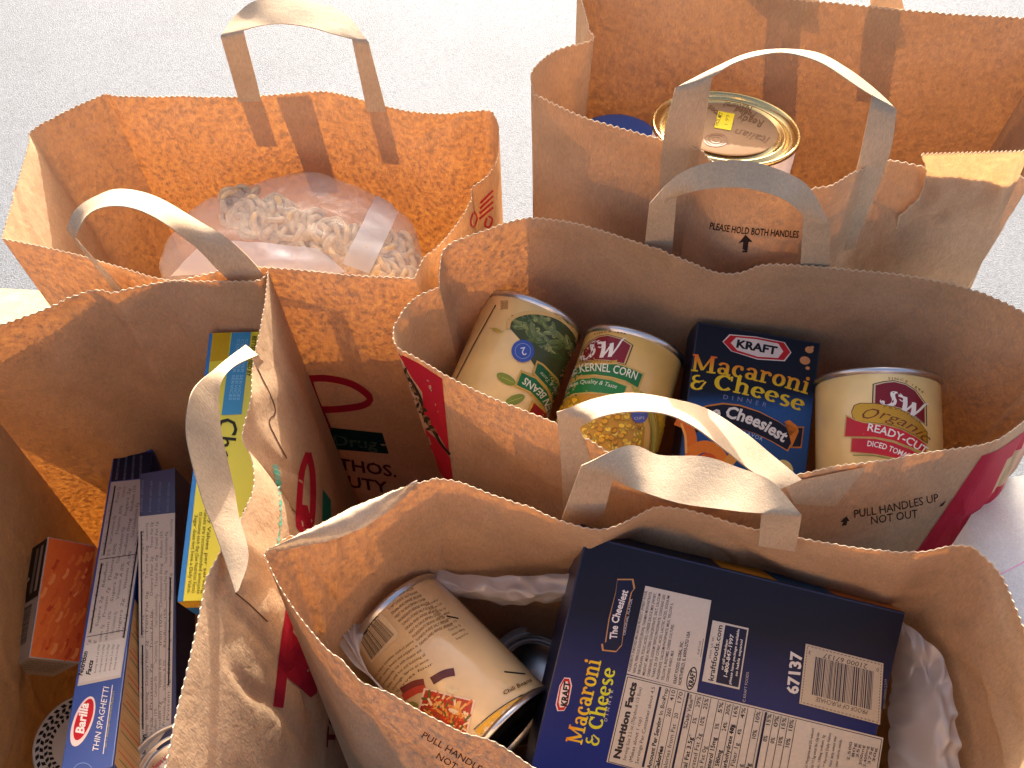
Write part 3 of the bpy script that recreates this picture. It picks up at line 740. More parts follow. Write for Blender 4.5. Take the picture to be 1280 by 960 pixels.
ce = mesh('cereal_rings', cv, cf, CER, None, True); ce['kind'] = 'stuff'; ce['label'] = 'tan oat cereal rings heaped inside the clear pouch'; ce['category'] = 'cereal'

# ------------------------------------------------------------------ back right bag: tin with gold lid, jar with blue lid
tc = atT(908, 157, .660); ax = cvec(0.03, .715, .70); rT = .0495
TINB = mat_pbr('pale_tin_label', (0.72, 0.66, 0.66), 0.4, 0, 0.1, 60, 0, 300, .2)
tn = can('large tin with gold rimmed lid and small yellow price sticker', tc-ax*.115, ax, rT, .115, TINB, GOLD, name='lidded_tin')
xx, yy, zz = frame_of(ax)
disc = lathe('lid_paper', [(rT*.72, -.0022), (rT*.70, -.0014), (.001, -.0012)], tc, ax, mat_pbr('kraft_lid_disc', (0.34, 0.20, 0.10), 0.75, 0, 0.06, 60, 0, 300, .0, .15), tn['root'])
pr = Print(Plane(tc-ax*.0012, ax), 20); T1 = (120, 78, 44); c_ = crop(780, 80, 5.333)
def inv(txt, a, b, h, col=T1):                          # lettering that stands on its head
    pr.text(txt, c_(a, b), h, col, shear=.35)
inv('Italian', (975, 490), (745, 430), 9); inv('Ready', (935, 380), (760, 335), 9); inv('Tomatoes', (735, 400), (575, 270), 8); inv('Peeled', (880, 330), (740, 285), 7); inv('Natural', (860, 282), (665, 250), 7)
for i, (rx, ry) in enumerate(((15, 8), (11, 6.5), (6, 4))):
    e = [(895+rx*math.cos(k_*.35), 175+ry*math.sin(k_*.35)) for k_ in range(19)]; pr.layer += 1; pr.stroke(e, 1.1, 1.1, lin((136, 90, 52)))
pr.build('lid_lettering', tn['root'], INK)
pr = Print(Plane(tc-ax*.0010, ax), 20)
pr.poly(c_((628, 315), (738, 335), (712, 445), (600, 425)), (238, 208, 20)); pr.text('THOS. MKT', c_((622, 420), (660, 330)), 5, (70, 60, 20), bold=.02); pr.text('1.99', c_((690, 410), (705, 345)), 4.5, (150, 130, 30))
pr.build('price_sticker', tn['root'], INK)
jb = atT(772, 172, .74)
j = thing('jar', 'jar with a blue screw lid beside the gold lidded tin', 'jar', (jb.x, jb.y, .25))
lathe('glass_body', [(.001, -.12), (.034, -.12), (.036, -.115), (.036, -.035), (.03, -.02), (.03, -.014)], jb, Vector((0, 0, 1)), mat_pbr('jar_amber', (.25, .1, .03), .1, 0, .1), j)
lathe('lid', [(.0325, -.016), (.033, -.002), (.031, 0), (.028, .0005), (.001, -.0005)], jb, Vector((0, 0, 1)), mat_pbr('blue_lid', (.04, .18, .65), .3, 0, .05), j)

# ------------------------------------------------------------------ middle bag: three cans and the small carton
TAN = mat_pbr('golden_label', (0.78, 0.46, 0.12), 0.32, 0, 0.14, 24, 0, 300, .3)
TAN2 = mat_pbr('straw_label', (0.84, 0.58, 0.22), 0.32, 0, 0.16, 24, 0, 300, .3)
def lean_can(label, far_px, t, img, tilt, r, h, mat):
    ax = cvec(img[0]*math.cos(tilt), img[1]*math.cos(tilt), -math.sin(tilt)); far = atT(far_px[0], far_px[1], t)
    return can(label, far-ax*h, ax, r, h, mat)
gb = lean_can('golden can with green bean picture, lying upside down at left of the corn can', (667, 395), .69, (.39, .92), math.radians(15), .0362, .108, TAN2)
cn = lean_can('golden corn can with red shield and green banners beside the blue box', (793, 434), .675, (.33, .94), math.radians(15), .0352, .108, TAN)
tm = lean_can('straw coloured tomato can with red banners at right of the blue box', (1096, 477), .640, (.07, .99), math.radians(13), .0392, .078, TAN2)
CAP = lambda *p: crop(560, 360, 5.647)(*p)
pr = Print(Surf(gb['body']), 5)
pr.curve(CAP((338, 120), (200, 370), (60, 640)), 1.4, (96, 60, 24))
for i in range(7): pr.text('SERVING', CAP((370+(i % 2)*8, 100+i*9), (425, 96+i*9)), 1.6, (130, 84, 30))
pr.poly(CAP((425, 270), (470, 205), (560, 175), (680, 180), (800, 230), (900, 330), (935, 420), (910, 560), (800, 760), (720, 700), (640, 520), (590, 520), (520, 380)), (66, 72, 34))
r_ = random.Random(11)
for i in range(46):
    u = r_.random(); x, y_ = 500+370*u+r_.uniform(-20, 20), 240+r_.uniform(-25, 330*u+40)
    a = r_.uniform(-.3, 1.5); pr.layer += .25; x, y_ = CAP((x, y_))[0]
    base = r_.choice(((104, 116, 56), (84, 98, 44), (128, 136, 74), (66, 84, 36), (112, 120, 70)))
    pr.ell(x, y_, r_.uniform(7, 12), 3.0, base, a, 12); pr.layer += .1; pr.ell(x-1, y_-1, 6, .9, tuple(min(255, c+34) for c in base), a, 8)
    if r_.random() < .4: pr.ell(x+8*math.cos(a), y_+8*math.sin(a), 2.8, 2.8, (150, 152, 84), 0, 10)
pr.up(); pr.curve(CAP((425, 290), (445, 225), (530, 183), (650, 178), (780, 215), (880, 300), (938, 420)), 4.6, (222, 178, 104))
for a, b, rt in ((410, 645, .5), (470, 790, -.4), (345, 300, .3)):
    x, y_ = CAP((a, b))[0]; pr.up(); pr.ell(x, y_, 13 if b > 400 else 6, 6 if b > 400 else 2, (128, 138, 42) if b > 400 else (196, 160, 60), rt, 14); pr.layer += 1; pr.line((x-9, y_-4*rt*2), (x+9, y_+4*rt*2), .7, (180, 176, 90))
x, y_ = CAP((527, 447))[0]; pr.up(); pr.ell(x, y_, 14, 14, (58, 84, 160), 0, 26); pr.up(); e = [(x+9.5*math.cos(q*.33), y_+9.5*math.sin(q*.33)) for q in range(20)]; pr.stroke(e, .5, .5, lin((160, 176, 214)))
pr.text('2', [(x+3, y_-5), (x-3, y_-4)], 10, (214, 220, 236))
pr.poly(CAP((622, 512), (668, 535), (770, 640), (800, 750), (760, 830), (690, 700), (590, 600)), (196, 158, 70)); pr.poly(CAP((628, 530), (664, 550), (760, 650), (786, 750), (752, 808), (690, 690), (606, 600)), (24, 92, 46))
pr.poly(CAP((512, 580), (620, 628), (700, 716), (752, 850), (724, 935), (660, 830), (570, 745), (465, 695)), (200, 160, 70)); pr.poly(CAP((516, 598), (614, 642), (690, 728), (736, 850), (716, 915), (655, 815), (575, 730), (482, 686)), (26, 104, 50))
pr.text('GREEN BEANS', CAP((775, 960), (735, 855), (675, 735), (545, 632)), 9.0, (226, 222, 190), bold=.015)
pr.text('Quality & Taste', CAP((790, 790), (745, 690), (655, 590)), 4.6, (206, 206, 170), shear=.2)
pr.poly(CAP((590, 790), (690, 870), (715, 935), (690, 1000), (540, 900)), (206, 160, 70)); pr.poly(CAP((600, 810), (680, 880), (700, 935), (680, 990), (560, 895)), (150, 30, 34))
pr.build('label_print', gb['root'], INKC)

CAP = lambda *p: crop(690, 400, 5.647)(*p)
pr = Print(Surf(cn['body']), 5)
pr.text('SINCE 1896', CAP((300, 108), (400, 88), (520, 104)), 2.6, (120, 70, 30), space=1.3)
SH = [(195, 300), (215, 210), (265, 150), (330, 112), (400, 102), (500, 130), (575, 178), (522, 318), (400, 292), (300, 288)]
pr.poly(CAP(*SH), (70, 34, 26)); sc = lambda q, f: [(370+(x-370)*f, 205+(y_-205)*f) for x, y_ in q]
pr.poly(CAP(*sc(SH, .96)), (206, 168, 110)); pr.poly(CAP(*sc(SH, .90)), (128, 18, 32))
def sw(pr, f, k_=1.0):
    """the two white script initials joined by a small ampersand; f maps unit box to pixels"""
    def st(pts, a, b):
        pr.layer += .4; q = [(p.x, p.y) for p in catmull([Vector((x, y, 0)) for x, y in pts], 26)]
        pr.stroke(q, a, b, lin((236, 226, 210)), f)
    st([(.37, .80), (.33, .94), (.23, .98), (.16, .86), (.19, .68), (.26, .48), (.25, .22), (.14, .04), (.02, .08), (.0, .24)], .06, .12)
    st([(.46, .92), (.53, .50), (.56, .04)], .09, .11); st([(.57, .06), (.66, .44), (.73, .80)], .05, .06); st([(.71, .78), (.76, .42), (.79, .04)], .09, .11); st([(.80, .06), (.90, .50), (.97, .92), (1.05, 1.0)], .055, .06)
    st([(.36, .66), (.43, .60), (.47, .72), (.41, .84)], .035, .04)
P00, P10, P01 = CAP((205, 285), (460, 262), (262, 130))
sw(pr, lambda u, v: (P00[0]+(P10[0]-P00[0])*u+(P01[0]-P00[0])*v*.85, P00[1]+(P10[1]-P00[1])*u+(P01[1]-P00[1])*v*.85))
pr.poly(CAP((185, 312), (300, 286), (400, 292), (462, 282), (455, 312), (400, 312), (300, 306), (190, 330)), (196, 146, 56)); pr.text('PREMIUM', CAP((215, 312), (320, 298), (420, 306)), 2.4, (110, 70, 20), space=1.5)
B1 = [(20, 450), (110, 372), (190, 328), (300, 308), (460, 304), (560, 335), (655, 376), (612, 494), (520, 442), (420, 414), (300, 396), (200, 404), (110, 440), (20, 520)]
pr.poly(CAP(*B1), (204, 168, 84)); pr.poly(CAP((20, 462), (112, 382), (192, 338), (300, 318), (456, 314), (556, 346), (638, 384), (604, 478), (520, 430), (420, 402), (300, 386), (198, 394), (108, 428), (20, 505)), (34, 108, 50))
pr.text('WHOLE KERNEL CORN', CAP((10, 500), (130, 400), (260, 364), (400, 370), (500, 392), (590, 424)), 10.2, (228, 226, 196), bold=.012)
pr.poly(CAP((20, 545), (100, 462), (200, 412), (300, 402), (420, 420), (535, 464), (512, 540), (400, 532), (280, 520), (160, 530), (20, 620)), (204, 168, 84)); pr.poly(CAP((20, 550), (104, 470), (200, 420), (300, 410), (420, 428), (524, 470), (504, 530), (400, 522), (280, 510), (156, 520), (20, 610)), (40, 118, 56))
pr.text('Premium Quality & Taste', CAP((60, 520), (180, 462), (300, 452), (455, 486)), 5.2, (222, 222, 190), shear=.25)
pr.poly(CAP((10, 640), (130, 545), (280, 524), (500, 542), (560, 640), (650, 760), (640, 905), (500, 940), (200, 860), (0, 760)), (196, 140, 40))
r_ = random.Random(5)
for i in range(150):
    x, y_ = r_.uniform(30, 630), r_.uniform(560, 925)
    if y_ < 560 + abs(x-260)*.25-30: continue
    c = r_.choice(((236, 180, 40), (244, 196, 60), (222, 160, 30), (248, 208, 90), (206, 140, 24))); pr.layer += .12; q = CAP((x, y_))[0]
    pr.ell(q[0], q[1], r_.uniform(4.2, 6.0), r_.uniform(3.2, 4.4), tuple(int(v_*.74) for v_ in c), r_.uniform(0, 3), 9); pr.layer += .06; pr.ell(q[0]-.5, q[1]-.7, 3.6, 2.7, c, 0, 8)
for i in range(5): pr.up(); pr.curve(CAP((560+i*14, 470+i*10), (650+i*22, 600), (700+i*16, 760), (690+i*14, 930)), 2.6, ((170, 164, 72), (204, 178, 84), (190, 160, 60), (214, 170, 70), (150, 150, 60))[i])
for i in range(40):
    u = i/39; q = CAP((735+20*math.sin(u*3)+10*(i % 3), 640+270*u))[0]; pr.layer += .1; pr.ell(q[0], q[1], 2.2, 2.4, (230, 180, 50) if i % 2 else (214, 158, 40), 0, 8)
q = CAP((608, 672))[0]; pr.up(); pr.ell(q[0], q[1], 10, 10, (84, 92, 156), 0, 22); pr.text('CUPS', [(q[0]-6, q[1]+6), (q[0]+6, q[1]+5)], 3.4, (206, 206, 226))
pr.build('label_print', cn['root'], INKC)

CAP = lambda *p: crop(1000, 440, 6.0)(*p)
pr = Print(Surf(tm['body']), 5)
pr.text('SINCE 1896', CAP((660, 205), (780, 222), (920, 310)), 2.8, (130, 84, 40), space=1.4)
SH = [(545, 240), (620, 220), (700, 212), (790, 235), (870, 285), (948, 395), (952, 560), (880, 500), (760, 430), (640, 400), (540, 392)]
pr.poly(CAP(*SH), (60, 36, 28)); sc = lambda q, f: [(765+(x-765)*f, 350+(y_-350)*f) for x, y_ in q]
pr.poly(CAP(*sc(SH, .96)), (210, 186, 140)); pr.poly(CAP(*sc(SH, .90)), (126, 20, 32))
Q00, Q10, Q01 = CAP((608, 392), (900, 505), (662, 262))
sw(pr, lambda u, v: (Q00[0]+(Q10[0]-Q00[0])*u+(Q01[0]-Q00[0])*v*.9, Q00[1]+(Q10[1]-Q00[1])*u+(Q01[1]-Q00[1])*v*.9+ .0*u))
PL = [(385, 450), (405, 400), (450, 382), (560, 384), (700, 408), (800, 452), (900, 530), (952, 600), (955, 690), (880, 640), (760, 575), (640, 542), (520, 528), (430, 520), (395, 492)]
pr.poly(CAP(*PL), (120, 84, 24)); pr.poly(CAP(*[(668+(x-668)*.975, 500+(y_-500)*.95) for x, y_ in PL]), lambda x, y_: lerpc(lin((214, 166, 44)), lin((176, 126, 30)), (x-1065)/90))
pr.text('PREMIUM', CAP((625, 418), (760, 450), (890, 535)), 2.6, (110, 76, 24), space=1.8)
pr.text('Organic', CAP((470, 505), (600, 500), (720, 540), (840, 600), (945, 690)), 12.5, (116, 52, 22), shear=.35, bold=-.005)
R1 = [(345, 470), (400, 500), (470, 524), (640, 545), (760, 580), (880, 650), (950, 705), (945, 770), (830, 725), (700, 668), (560, 640), (330, 636)]
pr.poly(CAP(*R1), (206, 170, 90)); pr.poly(CAP(*[(640+(x-640)*.97, 610+(y_-610)*.90) for x, y_ in R1]), (196, 30, 40))
pr.text('READY-CUT', CAP((505, 590), (600, 612), (700, 645), (800, 690), (930, 770)), 9.6, (240, 232, 220), bold=.015)
R2 = [(385, 640), (560, 644), (700, 678), (830, 735), (930, 790), (900, 830), (700, 800), (560, 770), (378, 752)]
pr.poly(CAP(*R2), (206, 170, 90)); pr.poly(CAP(*[(640+(x-640)*.97, 720+(y_-720)*.90) for x, y_ in R2]), (192, 32, 44))
pr.text('DICED TOMATOES', CAP((505, 706), (600, 722), (720, 765), (900, 842)), 6.8, (240, 230, 218), bold=.015)
pr.curve(CAP((400, 775), (560, 780), (700, 812)), 1.2, (130, 140, 60))
pr.build('label_print', tm['root'], INKC)

NAVY = mat_pbr('navy_carton', (0.010, 0.012, 0.03), 0.38, 0, 0.08, 20, 0.03, 60, .0)
tl = atT(872, 402, .655); exv = cvec(155, -27, 0)*.0852; dn = ortho(exv, cvec(-.235*.98, -.97*.98, .20)).normalized(); nrm = exv.cross(dn).normalized()
if nrm.dot(tl-EYE) > 0: nrm = -nrm
mac, macb = carton('macaroni_carton', 'small blue macaroni and cheese carton standing between corn and tomato cans', 'food carton', tl, exv, dn*.178, -nrm*.030, NAVY)
CAP = lambda *p: crop(820, 400, 4.8)(*p)
pr = Print(Plane(tl, nrm), 14)
def mblue(x, y_):
    f = max(0, min(1, (y_-488)/26)); return lerpc(lin((12, 13, 28)), lin((40, 82, 138)), f*f*(3-2*f)*(1-.35*max(0, min(1, (y_-520)/60))))
q = [tl+exv*a+dn*b*.178 for a, b in ((.012, .006), (.988, .006), (.988, .99), (.012, .99))]
fq = [pix(p_) for p_ in q]; N_ = 16
gv = [quadpt(fq, i/N_, j_/40) for j_ in range(41) for i in range(N_+1)]
pr.up(); pr._add(gv, [(j_*(N_+1)+i, j_*(N_+1)+i+1, (j_+1)*(N_+1)+i+1, (j_+1)*(N_+1)+i) for j_ in range(40) for i in range(N_)], mblue)
HX = [(398, 130), (440, 86), (600, 100), (772, 134), (812, 196), (772, 248), (610, 238), (450, 188)]
sc = lambda q_, f, g_: [(606+(x-606)*f, 166+(y_-166)*g_) for x, y_ in q_]
pr.poly(CAP(*HX), (226, 206, 190)); pr.poly(CAP(*sc(HX, .97, .92)), (190, 26, 28)); pr.poly(CAP(*sc(HX, .76, .76)), (226, 206, 190))
pr.text('KRAFT', CAP((480, 163), (722, 208)), 9.6, (22, 20, 22), bold=.045)
org = lambda x, y_: lerpc(lin((226, 96, 22)), lin((224, 178, 24)), (y_-(440+(x-862)*.17))/22)
pr.serif('Macaroni', CAP((208, 306), (400, 330), (600, 368), (760, 405), (912, 448)), 21.5, org)
yel = lambda x, y_: lerpc(lin((224, 186, 30)), lin((206, 176, 24)), 0)
pr.serif('& Cheese', CAP((200, 416), (420, 428), (640, 478), (880, 552)), 20.0, yel)
pr.text('DINNER', CAP((402, 474), (530, 494), (660, 524)), 5.6, (120, 128, 160), space=1.9)
BN = [(215, 560), (300, 512), (400, 497), (500, 508), (620, 548), (740, 612), (845, 690), (790, 790), (700, 735), (600, 684), (500, 652), (400, 640), (300, 650), (215, 690)]
pr.poly(CAP((840, 640), (888, 640), (872, 770), (800, 768)), (190, 110, 40)); pr.poly(CAP((846, 648), (880, 648), (866, 760), (812, 760)), (30, 26, 34))
pr.poly(CAP(*BN), (206, 128, 52)); pr.poly(CAP(*[(530+(x-530)*.985, 640+(y_-640)*.93) for x, y_ in BN]), (24, 22, 36))
pr.poly(CAP((770, 610), (800, 600), (850, 640), (855, 670), (815, 760), (800, 700), (845, 660)), (214, 120, 30))
pr.text('The Cheesiest', CAP((240, 620), (360, 585), (480, 598), (620, 650), (765, 735)), 14.5, (234, 226, 214), bold=.03, shear=.08)
pr.text('FLAVOR', CAP((508, 688), (570, 700), (634, 728)), 4.6, (176, 200, 220), space=1.2)
for pts, w, c in ((((120, 600), (190, 640), (215, 740), (200, 830)), 13, (222, 110, 30)), (((200, 800), (280, 760), (350, 780), (400, 850), (380, 930)), 15, (230, 124, 34)), (((240, 860), (300, 820), (350, 850), (350, 940)), 9, (206, 84, 20)), (((150, 620), (175, 700), (180, 800)), 3, (244, 170, 80)), (((430, 860), (490, 800), (560, 840), (590, 930)), 13, (226, 150, 60)), (((700, 900), (760, 860), (800, 900), (780, 990)), 9, (214, 190, 120)), (((560, 960), (640, 900), (720, 980)), 12, (228, 128, 36)), (((250, 980), (340, 950), (430, 1010)), 12, (226, 116, 30))):
    pr.up(); pr.curve(CAP(*pts), w, c)
pr.up(); pr.ell(*CAP((620, 795))[0], 6, 5, (150, 60, 90), .4); pr.up(); pr.ell(*CAP((618, 795))[0], 4, 3, (206, 160, 190), .4)
for a, b, r0 in ((918, 180, 5.4), (892, 244, 6.6), (908, 290, 2.8), (936, 165, 2.2)): pr.up(); pr.ell(*CAP((a, b))[0], r0, r0*.78, (214, 140, 84), .2, 16)
pr.build('front_print', mac, INK)

# ------------------------------------------------------------------ left bag
def long_box(name, label, far, near, ex, depth, mat, cat='food carton', ext=1.0):
    f, n_ = atT(*far), atT(*near); ax_ = (n_-f)*ext; e = ortho(ax_, ex).normalized()*ex.length
    nr = e.cross(ax_).normalized()
    if nr.dot(f-EYE) > 0: nr = -nr
    t, b = carton(name, label, cat, f, e, ax_, -nr*depth, mat); return t, b, Plane(f, nr), (f, e, ax_, nr)
BLUE = mat_pbr('spaghetti_blue', (0.025, 0.075, 0.33), 0.32, 0, 0.06, 20, 0.03, 60, .3)
NAVY2 = mat_pbr('pasta_navy', (0.022, 0.03, 0.10), 0.34, 0, 0.06, 20, 0.03, 60, .3)
bx1, bo1, pl1, fr1 = long_box('spaghetti_carton', 'blue thin spaghetti carton with red oval emblem, leaning in the left bag', (142, 567, .765), (76, 962, .565), cvec(1, .10, .0)*.0305, .075, BLUE, ext=1.02)
def nutrition(pr, q, seed=0, white=(196, 190, 184), rows=22, head=None, ink=(96, 90, 90)):
    """back-of-box small print in a pixel quad q (TL, TR, BR, BL); its lines run from the bottom edge up to the top edge"""
    pr.poly(q, white); r_ = random.Random(seed)
    words = ['Total Fat 1g', 'Saturated Fat 0g', 'Trans Fat 0g', 'Cholesterol 0mg', 'Sodium 0mg', 'Total Carbohydrate 42g', 'Dietary Fiber 2g', 'Sugars 2g', 'Protein 7g', 'Vitamin A 0%', 'Calcium 0%', 'Iron 10%', 'Thiamin 30%', 'Riboflavin 15%']
    for i in range(rows):
        u = (i+.75)/rows*.94+.03; a = quadpt(q, u, .98-.02*r_.random()); 
        v = .97
        while v > .08:
            l = r_.uniform(.09, .20); w = r_.choice(words)
            a, b = quadpt(q, u, v), quadpt(q, u, max(.03, v-l)); wd = math.hypot(q[1][0]-q[0][0], q[1][1]-q[0][1])/rows
            pr.text(w, [a, b], wd*.52, ink); v -= l + r_.uniform(.02, .07)
pr = Print(pl1, 30)
nq = [(139, 603), (188, 598), (151, 847), (97, 858)]
pr.poly([(143, 569), (190, 565), (187, 597), (139, 602)], (22, 28, 58))
for i in range(4): pr.text('PREPARED WITH DURUM WHEAT', [(147+i*10, 600), (151+i*9, 569)], 3, (120, 130, 160))
nutrition(pr, nq, 2, rows=7)
for (u, v0, v1) in ((.12, .02, .36), (.10, .40, .74), (.93, .05, .95)): pr.up(); pr.line(quadpt(nq, u, v1), quadpt(nq, u, v0), 2.0, (34, 32, 40))
for v_ in (.38, .76): pr.up(); pr.line(quadpt(nq, .04, v_), quadpt(nq, .96, v_), 1.0, (60, 58, 60))
pr.poly([quadpt(nq, 0.03, .80), quadpt(nq, .97, .80), quadpt(nq, .97, .985), quadpt(nq, .03, .985)], (206, 202, 198))
pr.text('Nutrition', [(103, 845), (110, 815)], 5.6, (40, 38, 44), bold=.04); pr.text('Facts', [(113, 844), (117, 826)], 5.6, (40, 38, 44), bold=.04)
for i in range(5): pr.text('Serving size 2 oz (56g)', [(120+i*6, 842-i), (125+i*6, 806)], 2.6, (70, 68, 72))
c_ = crop(20, 820, 5.333)
ov = lambda f, col: pr.ell(*c_((447, 438))[0], 33*f, 11.8*f**.9+(f-1)*4, col, math.radians(-70), 40)
pr.up(); ov(1.0, (232, 214, 214)); pr.up(); pr.ell(*c_((452, 425))[0], 27.5, 9.2, (190, 22, 38), math.radians(-70), 40)
pr.text('Barilla', c_((452, 520), (486, 318)), 10.5, (240, 236, 236), up=(-.97, -.17), bold=.035)
pr.text('THIN SPAGHETTI', c_((548, 640), (622, 212)), 7.4, (236, 234, 236), up=(-.97, -.17), bold=.0)
pr.up(); pr.line(*c_((582, 655), (645, 195)), 1.0, (230, 228, 230)); pr.text('NO. 3 - ENRICHED MACARONI PRODUCT', c_((604, 610), (660, 235)), 2.2, (190, 186, 80), up=(-.97, -.17))
pr.up(); pr.stroke([(104+12*math.cos(a*.3), 965+11*math.sin(a*.3)) for a in range(22)], 1, 1, lin((120, 150, 200)))
pr.build('panel_print', bx1, INK)
# the pasta picture on the broad side of that carton
f_, e_, x_, n_ = fr1; sd = e_.normalized()
pr = Print(Plane(f_+e_, sd), 30)
def on_side(u, w): return pix(f_+e_+x_*u-n_*(.075*w))
for u0, u1, c in ((.02, .55, (30, 52, 110)), (.55, .99, (206, 170, 120))):
    pr.poly([on_side(u0, .02), on_side(u1, .02), on_side(u1, .98), on_side(u0, .98)], c)
for i in range(24): pr.layer += .2; a = on_side(.6+.016*i, .04+.03*(i % 3)); b = on_side(.58+.016*i, .9); pr.line(a, b, 1.3, ((224, 186, 120), (196, 140, 80), (210, 90, 40), (120, 120, 60))[i % 4])
pr.build('side_picture', bx1, INK)

bx2, bo2, pl2, fr2 = long_box('pasta_carton', 'navy pasta carton with long pale nutrition panel, right of the spaghetti carton', (175, 592, .70), (171, 935, .615), cvec(1, .09, .0)*.0255, .040, NAVY2, ext=1.15)
pr = Print(pl2, 30)
for i in range(4): pr.text('ENRICHED SEMOLINA', [(178+i*11, 640), (180+i*11, 600+i)], 3, (120, 130, 160))
nq = [(173, 646), (219, 641), (214, 905), (175, 960)]
nutrition(pr, nq, 5, rows=7)
for (u, v0, v1) in ((.08, .06, .48), (.10, .52, .86), (.90, .30, .80)): pr.up(); pr.line(quadpt(nq, u, v1), quadpt(nq, u, v0), 2.0, (34, 32, 40))
for i in range(4): pr.up(); pr.line(quadpt(nq, .2+.2*i, .9), quadpt(nq, .2+.2*i, .4), .6, (110, 106, 106))
pr.text('Nutrition', [(181, 955), (183, 918)], 5.6, (40, 38, 44), bold=.04)
pr.build('panel_print', bx2, INK)

YEL = mat_pbr('yellow_carton', (0.78, 0.66, 0.03), 0.34, 0, 0.04, 20, 0.02, 60, .3)
bx3, bo3, pl3, fr3 = long_box('cereal_carton', 'yellow cereal carton with blue edge, behind the torn handle of the left bag', (264, 416, .655), (222, 752, .575), cvec(1, .05, .0)*.043, .045, YEL)
pr = Print(pl3, 20)
pr.poly([(262, 417), (266, 417), (229, 752), (222, 752)], (60, 130, 190))
pr.poly([(266, 417), (288, 416), (284, 450), (262, 452)], (214, 168, 26))
pr.poly([(290, 416), (314, 415), (302, 518), (277, 519)], (70, 150, 186))
for i in range(3): pr.text('CONSUMER SERVICES', [(297+i*5, 424), (286+i*5, 500)], 3.6, (150, 200, 220))
pr.text('BETTER IF USED BY', [(316, 420), (308, 470)], 5, (90, 80, 20), bold=.02)
pr.text('Cheerios', [(273, 522), (262, 640)], 25, (44, 40, 20), bold=.01)
for i, s_ in enumerate(('Daily Values per serving', 'Values are recommended amounts', 'to consume each day (See Nutrition Facts).', 'Sugar does not have a Daily Value.')):
    pr.text(s_, [(262-i*6.2, 632+i*4), (252-i*6.0, 742)], 4.6, (96, 90, 20))
pr.curve([(318, 572), (322, 600), (314, 622), (304, 640)], 1.2, (110, 100, 20))
pr.build('panel_print', bx3, INK)
f_, e_, x_, n_ = fr3
pr = Print(Plane(f_+x_, x_.normalized()), 20)
def on_end(u, w): return pix(f_+x_+e_*u-n_*(.045*w))
pr.poly([on_end(.0, .0), on_end(1, .0), on_end(1, .35), on_end(.0, .35)], (196, 156, 40))
pr.poly([on_end(.0, .35), on_end(1, .35), on_end(1, .8), on_end(.0, .8)], (40, 104, 170)); pr.poly([on_end(.0, .8), on_end(1, .8), on_end(1, 1), on_end(.0, 1)], (220, 130, 40))
pr.text('TO OPEN', [on_end(.08, .62), on_end(.6, .62)], 8, (226, 226, 226), up=(0, -1), bold=.02)
pr.build('end_print', bx3, INK)

# small orange carton
oa = atT(36, 822, .66); e1 = cvec(-.085, .87, -.49); e2 = ortho(e1, cvec(.70, -.41, -.58)).normalized(); e3 = e1.cross(e2).normalized()
if e3.dot(cvec(-.5, -.25, -.83)) < 0: e3 = -e3
BOXG = mat_pbr('grey_white_carton', (0.42, 0.40, 0.38), 0.4, 0, 0.05, 20, 0.02, 60, .2)
bx4, bo4 = carton('small_carton', 'small carton with orange noodle picture and barcode side, far left of the left bag', 'food carton', oa, e1*.088, e2*.036, e3*.044, BOXG)
def on(o, a, b, u, v): return pix(o+a*u+b*v)
pr = Print(Plane(oa, -e3), 10)
def orng(x, y_): return lerpc(lin((238, 122, 54)), lin((214, 86, 44)), (x-40)/70)
pr.poly([on(oa, e1*.088, e2*.036, *p) for p in ((.01, .02), (.99, .02), (.99, .98), (.01, .98))], orng)
r_ = random.Random(9)
for i in range(70):
    u, v = r_.uniform(.04, .94), r_.uniform(.04, .9); pr.layer += .1
    pts = [on(oa, e1*.088, e2*.036, u+du, v+dv) for du, dv in ((-.04, -.03), (0, .03), (.05, .05))]
    pr.curve([(max(-50, x), y_) for x, y_ in pts], r_.uniform(2.5, 5), r_.choice(((236, 126, 56), (222, 100, 46), (244, 150, 84), (204, 76, 38), (230, 112, 54))))
pr.build('front_picture', bx4, INK)
pr = Print(Plane(oa, -e2), 10); g4 = lambda u, v: on(oa, e1*.088, e3*.044, u, v)
pr.poly([g4(.50, .02), g4(.99, .02), g4(.99, .98), g4(.50, .98)], (26, 24, 24))
for v in (.12, .30): pr.poly([g4(.56, v), g4(.95, v), g4(.95, v+.10), g4(.56, v+.10)], (120, 116, 108) if v > .2 else (160, 156, 148))
pr.poly([g4(.55, .55), g4(.96, .55), g4(.96, .80), g4(.55, .80)], (74, 76, 70))
pr.up(); pr.stroke([(g4(.74, .66)[0]+3.6*math.cos(a*.45), g4(.74, .66)[1]+5*math.sin(a*.45)) for a in range(13)], 1.6, 1.6, lin((200, 198, 190)))
pr.poly([g4(.02, .02), g4(.49, .02), g4(.49, .98), g4(.02, .98)], (176, 172, 164)); bars(pr, [g4(.14, .20), g4(.46, .20), g4(.46, .85), g4(.14, .85)], (30, 28, 28), seed=4)
pr.build('barcode_print', bx4, INK)
pr = Print(Plane(oa, -e1), 10); g4 = lambda u, v: on(oa, e2*.036, e3*.044, u, v)
for i in range(5): pr.text('ingredients pasta cheese', [g4(.1, .2+.13*i), g4(.85, .2+.13*i)], 2.4, (110, 90, 86))
pr.build('end_print', bx4, INK)

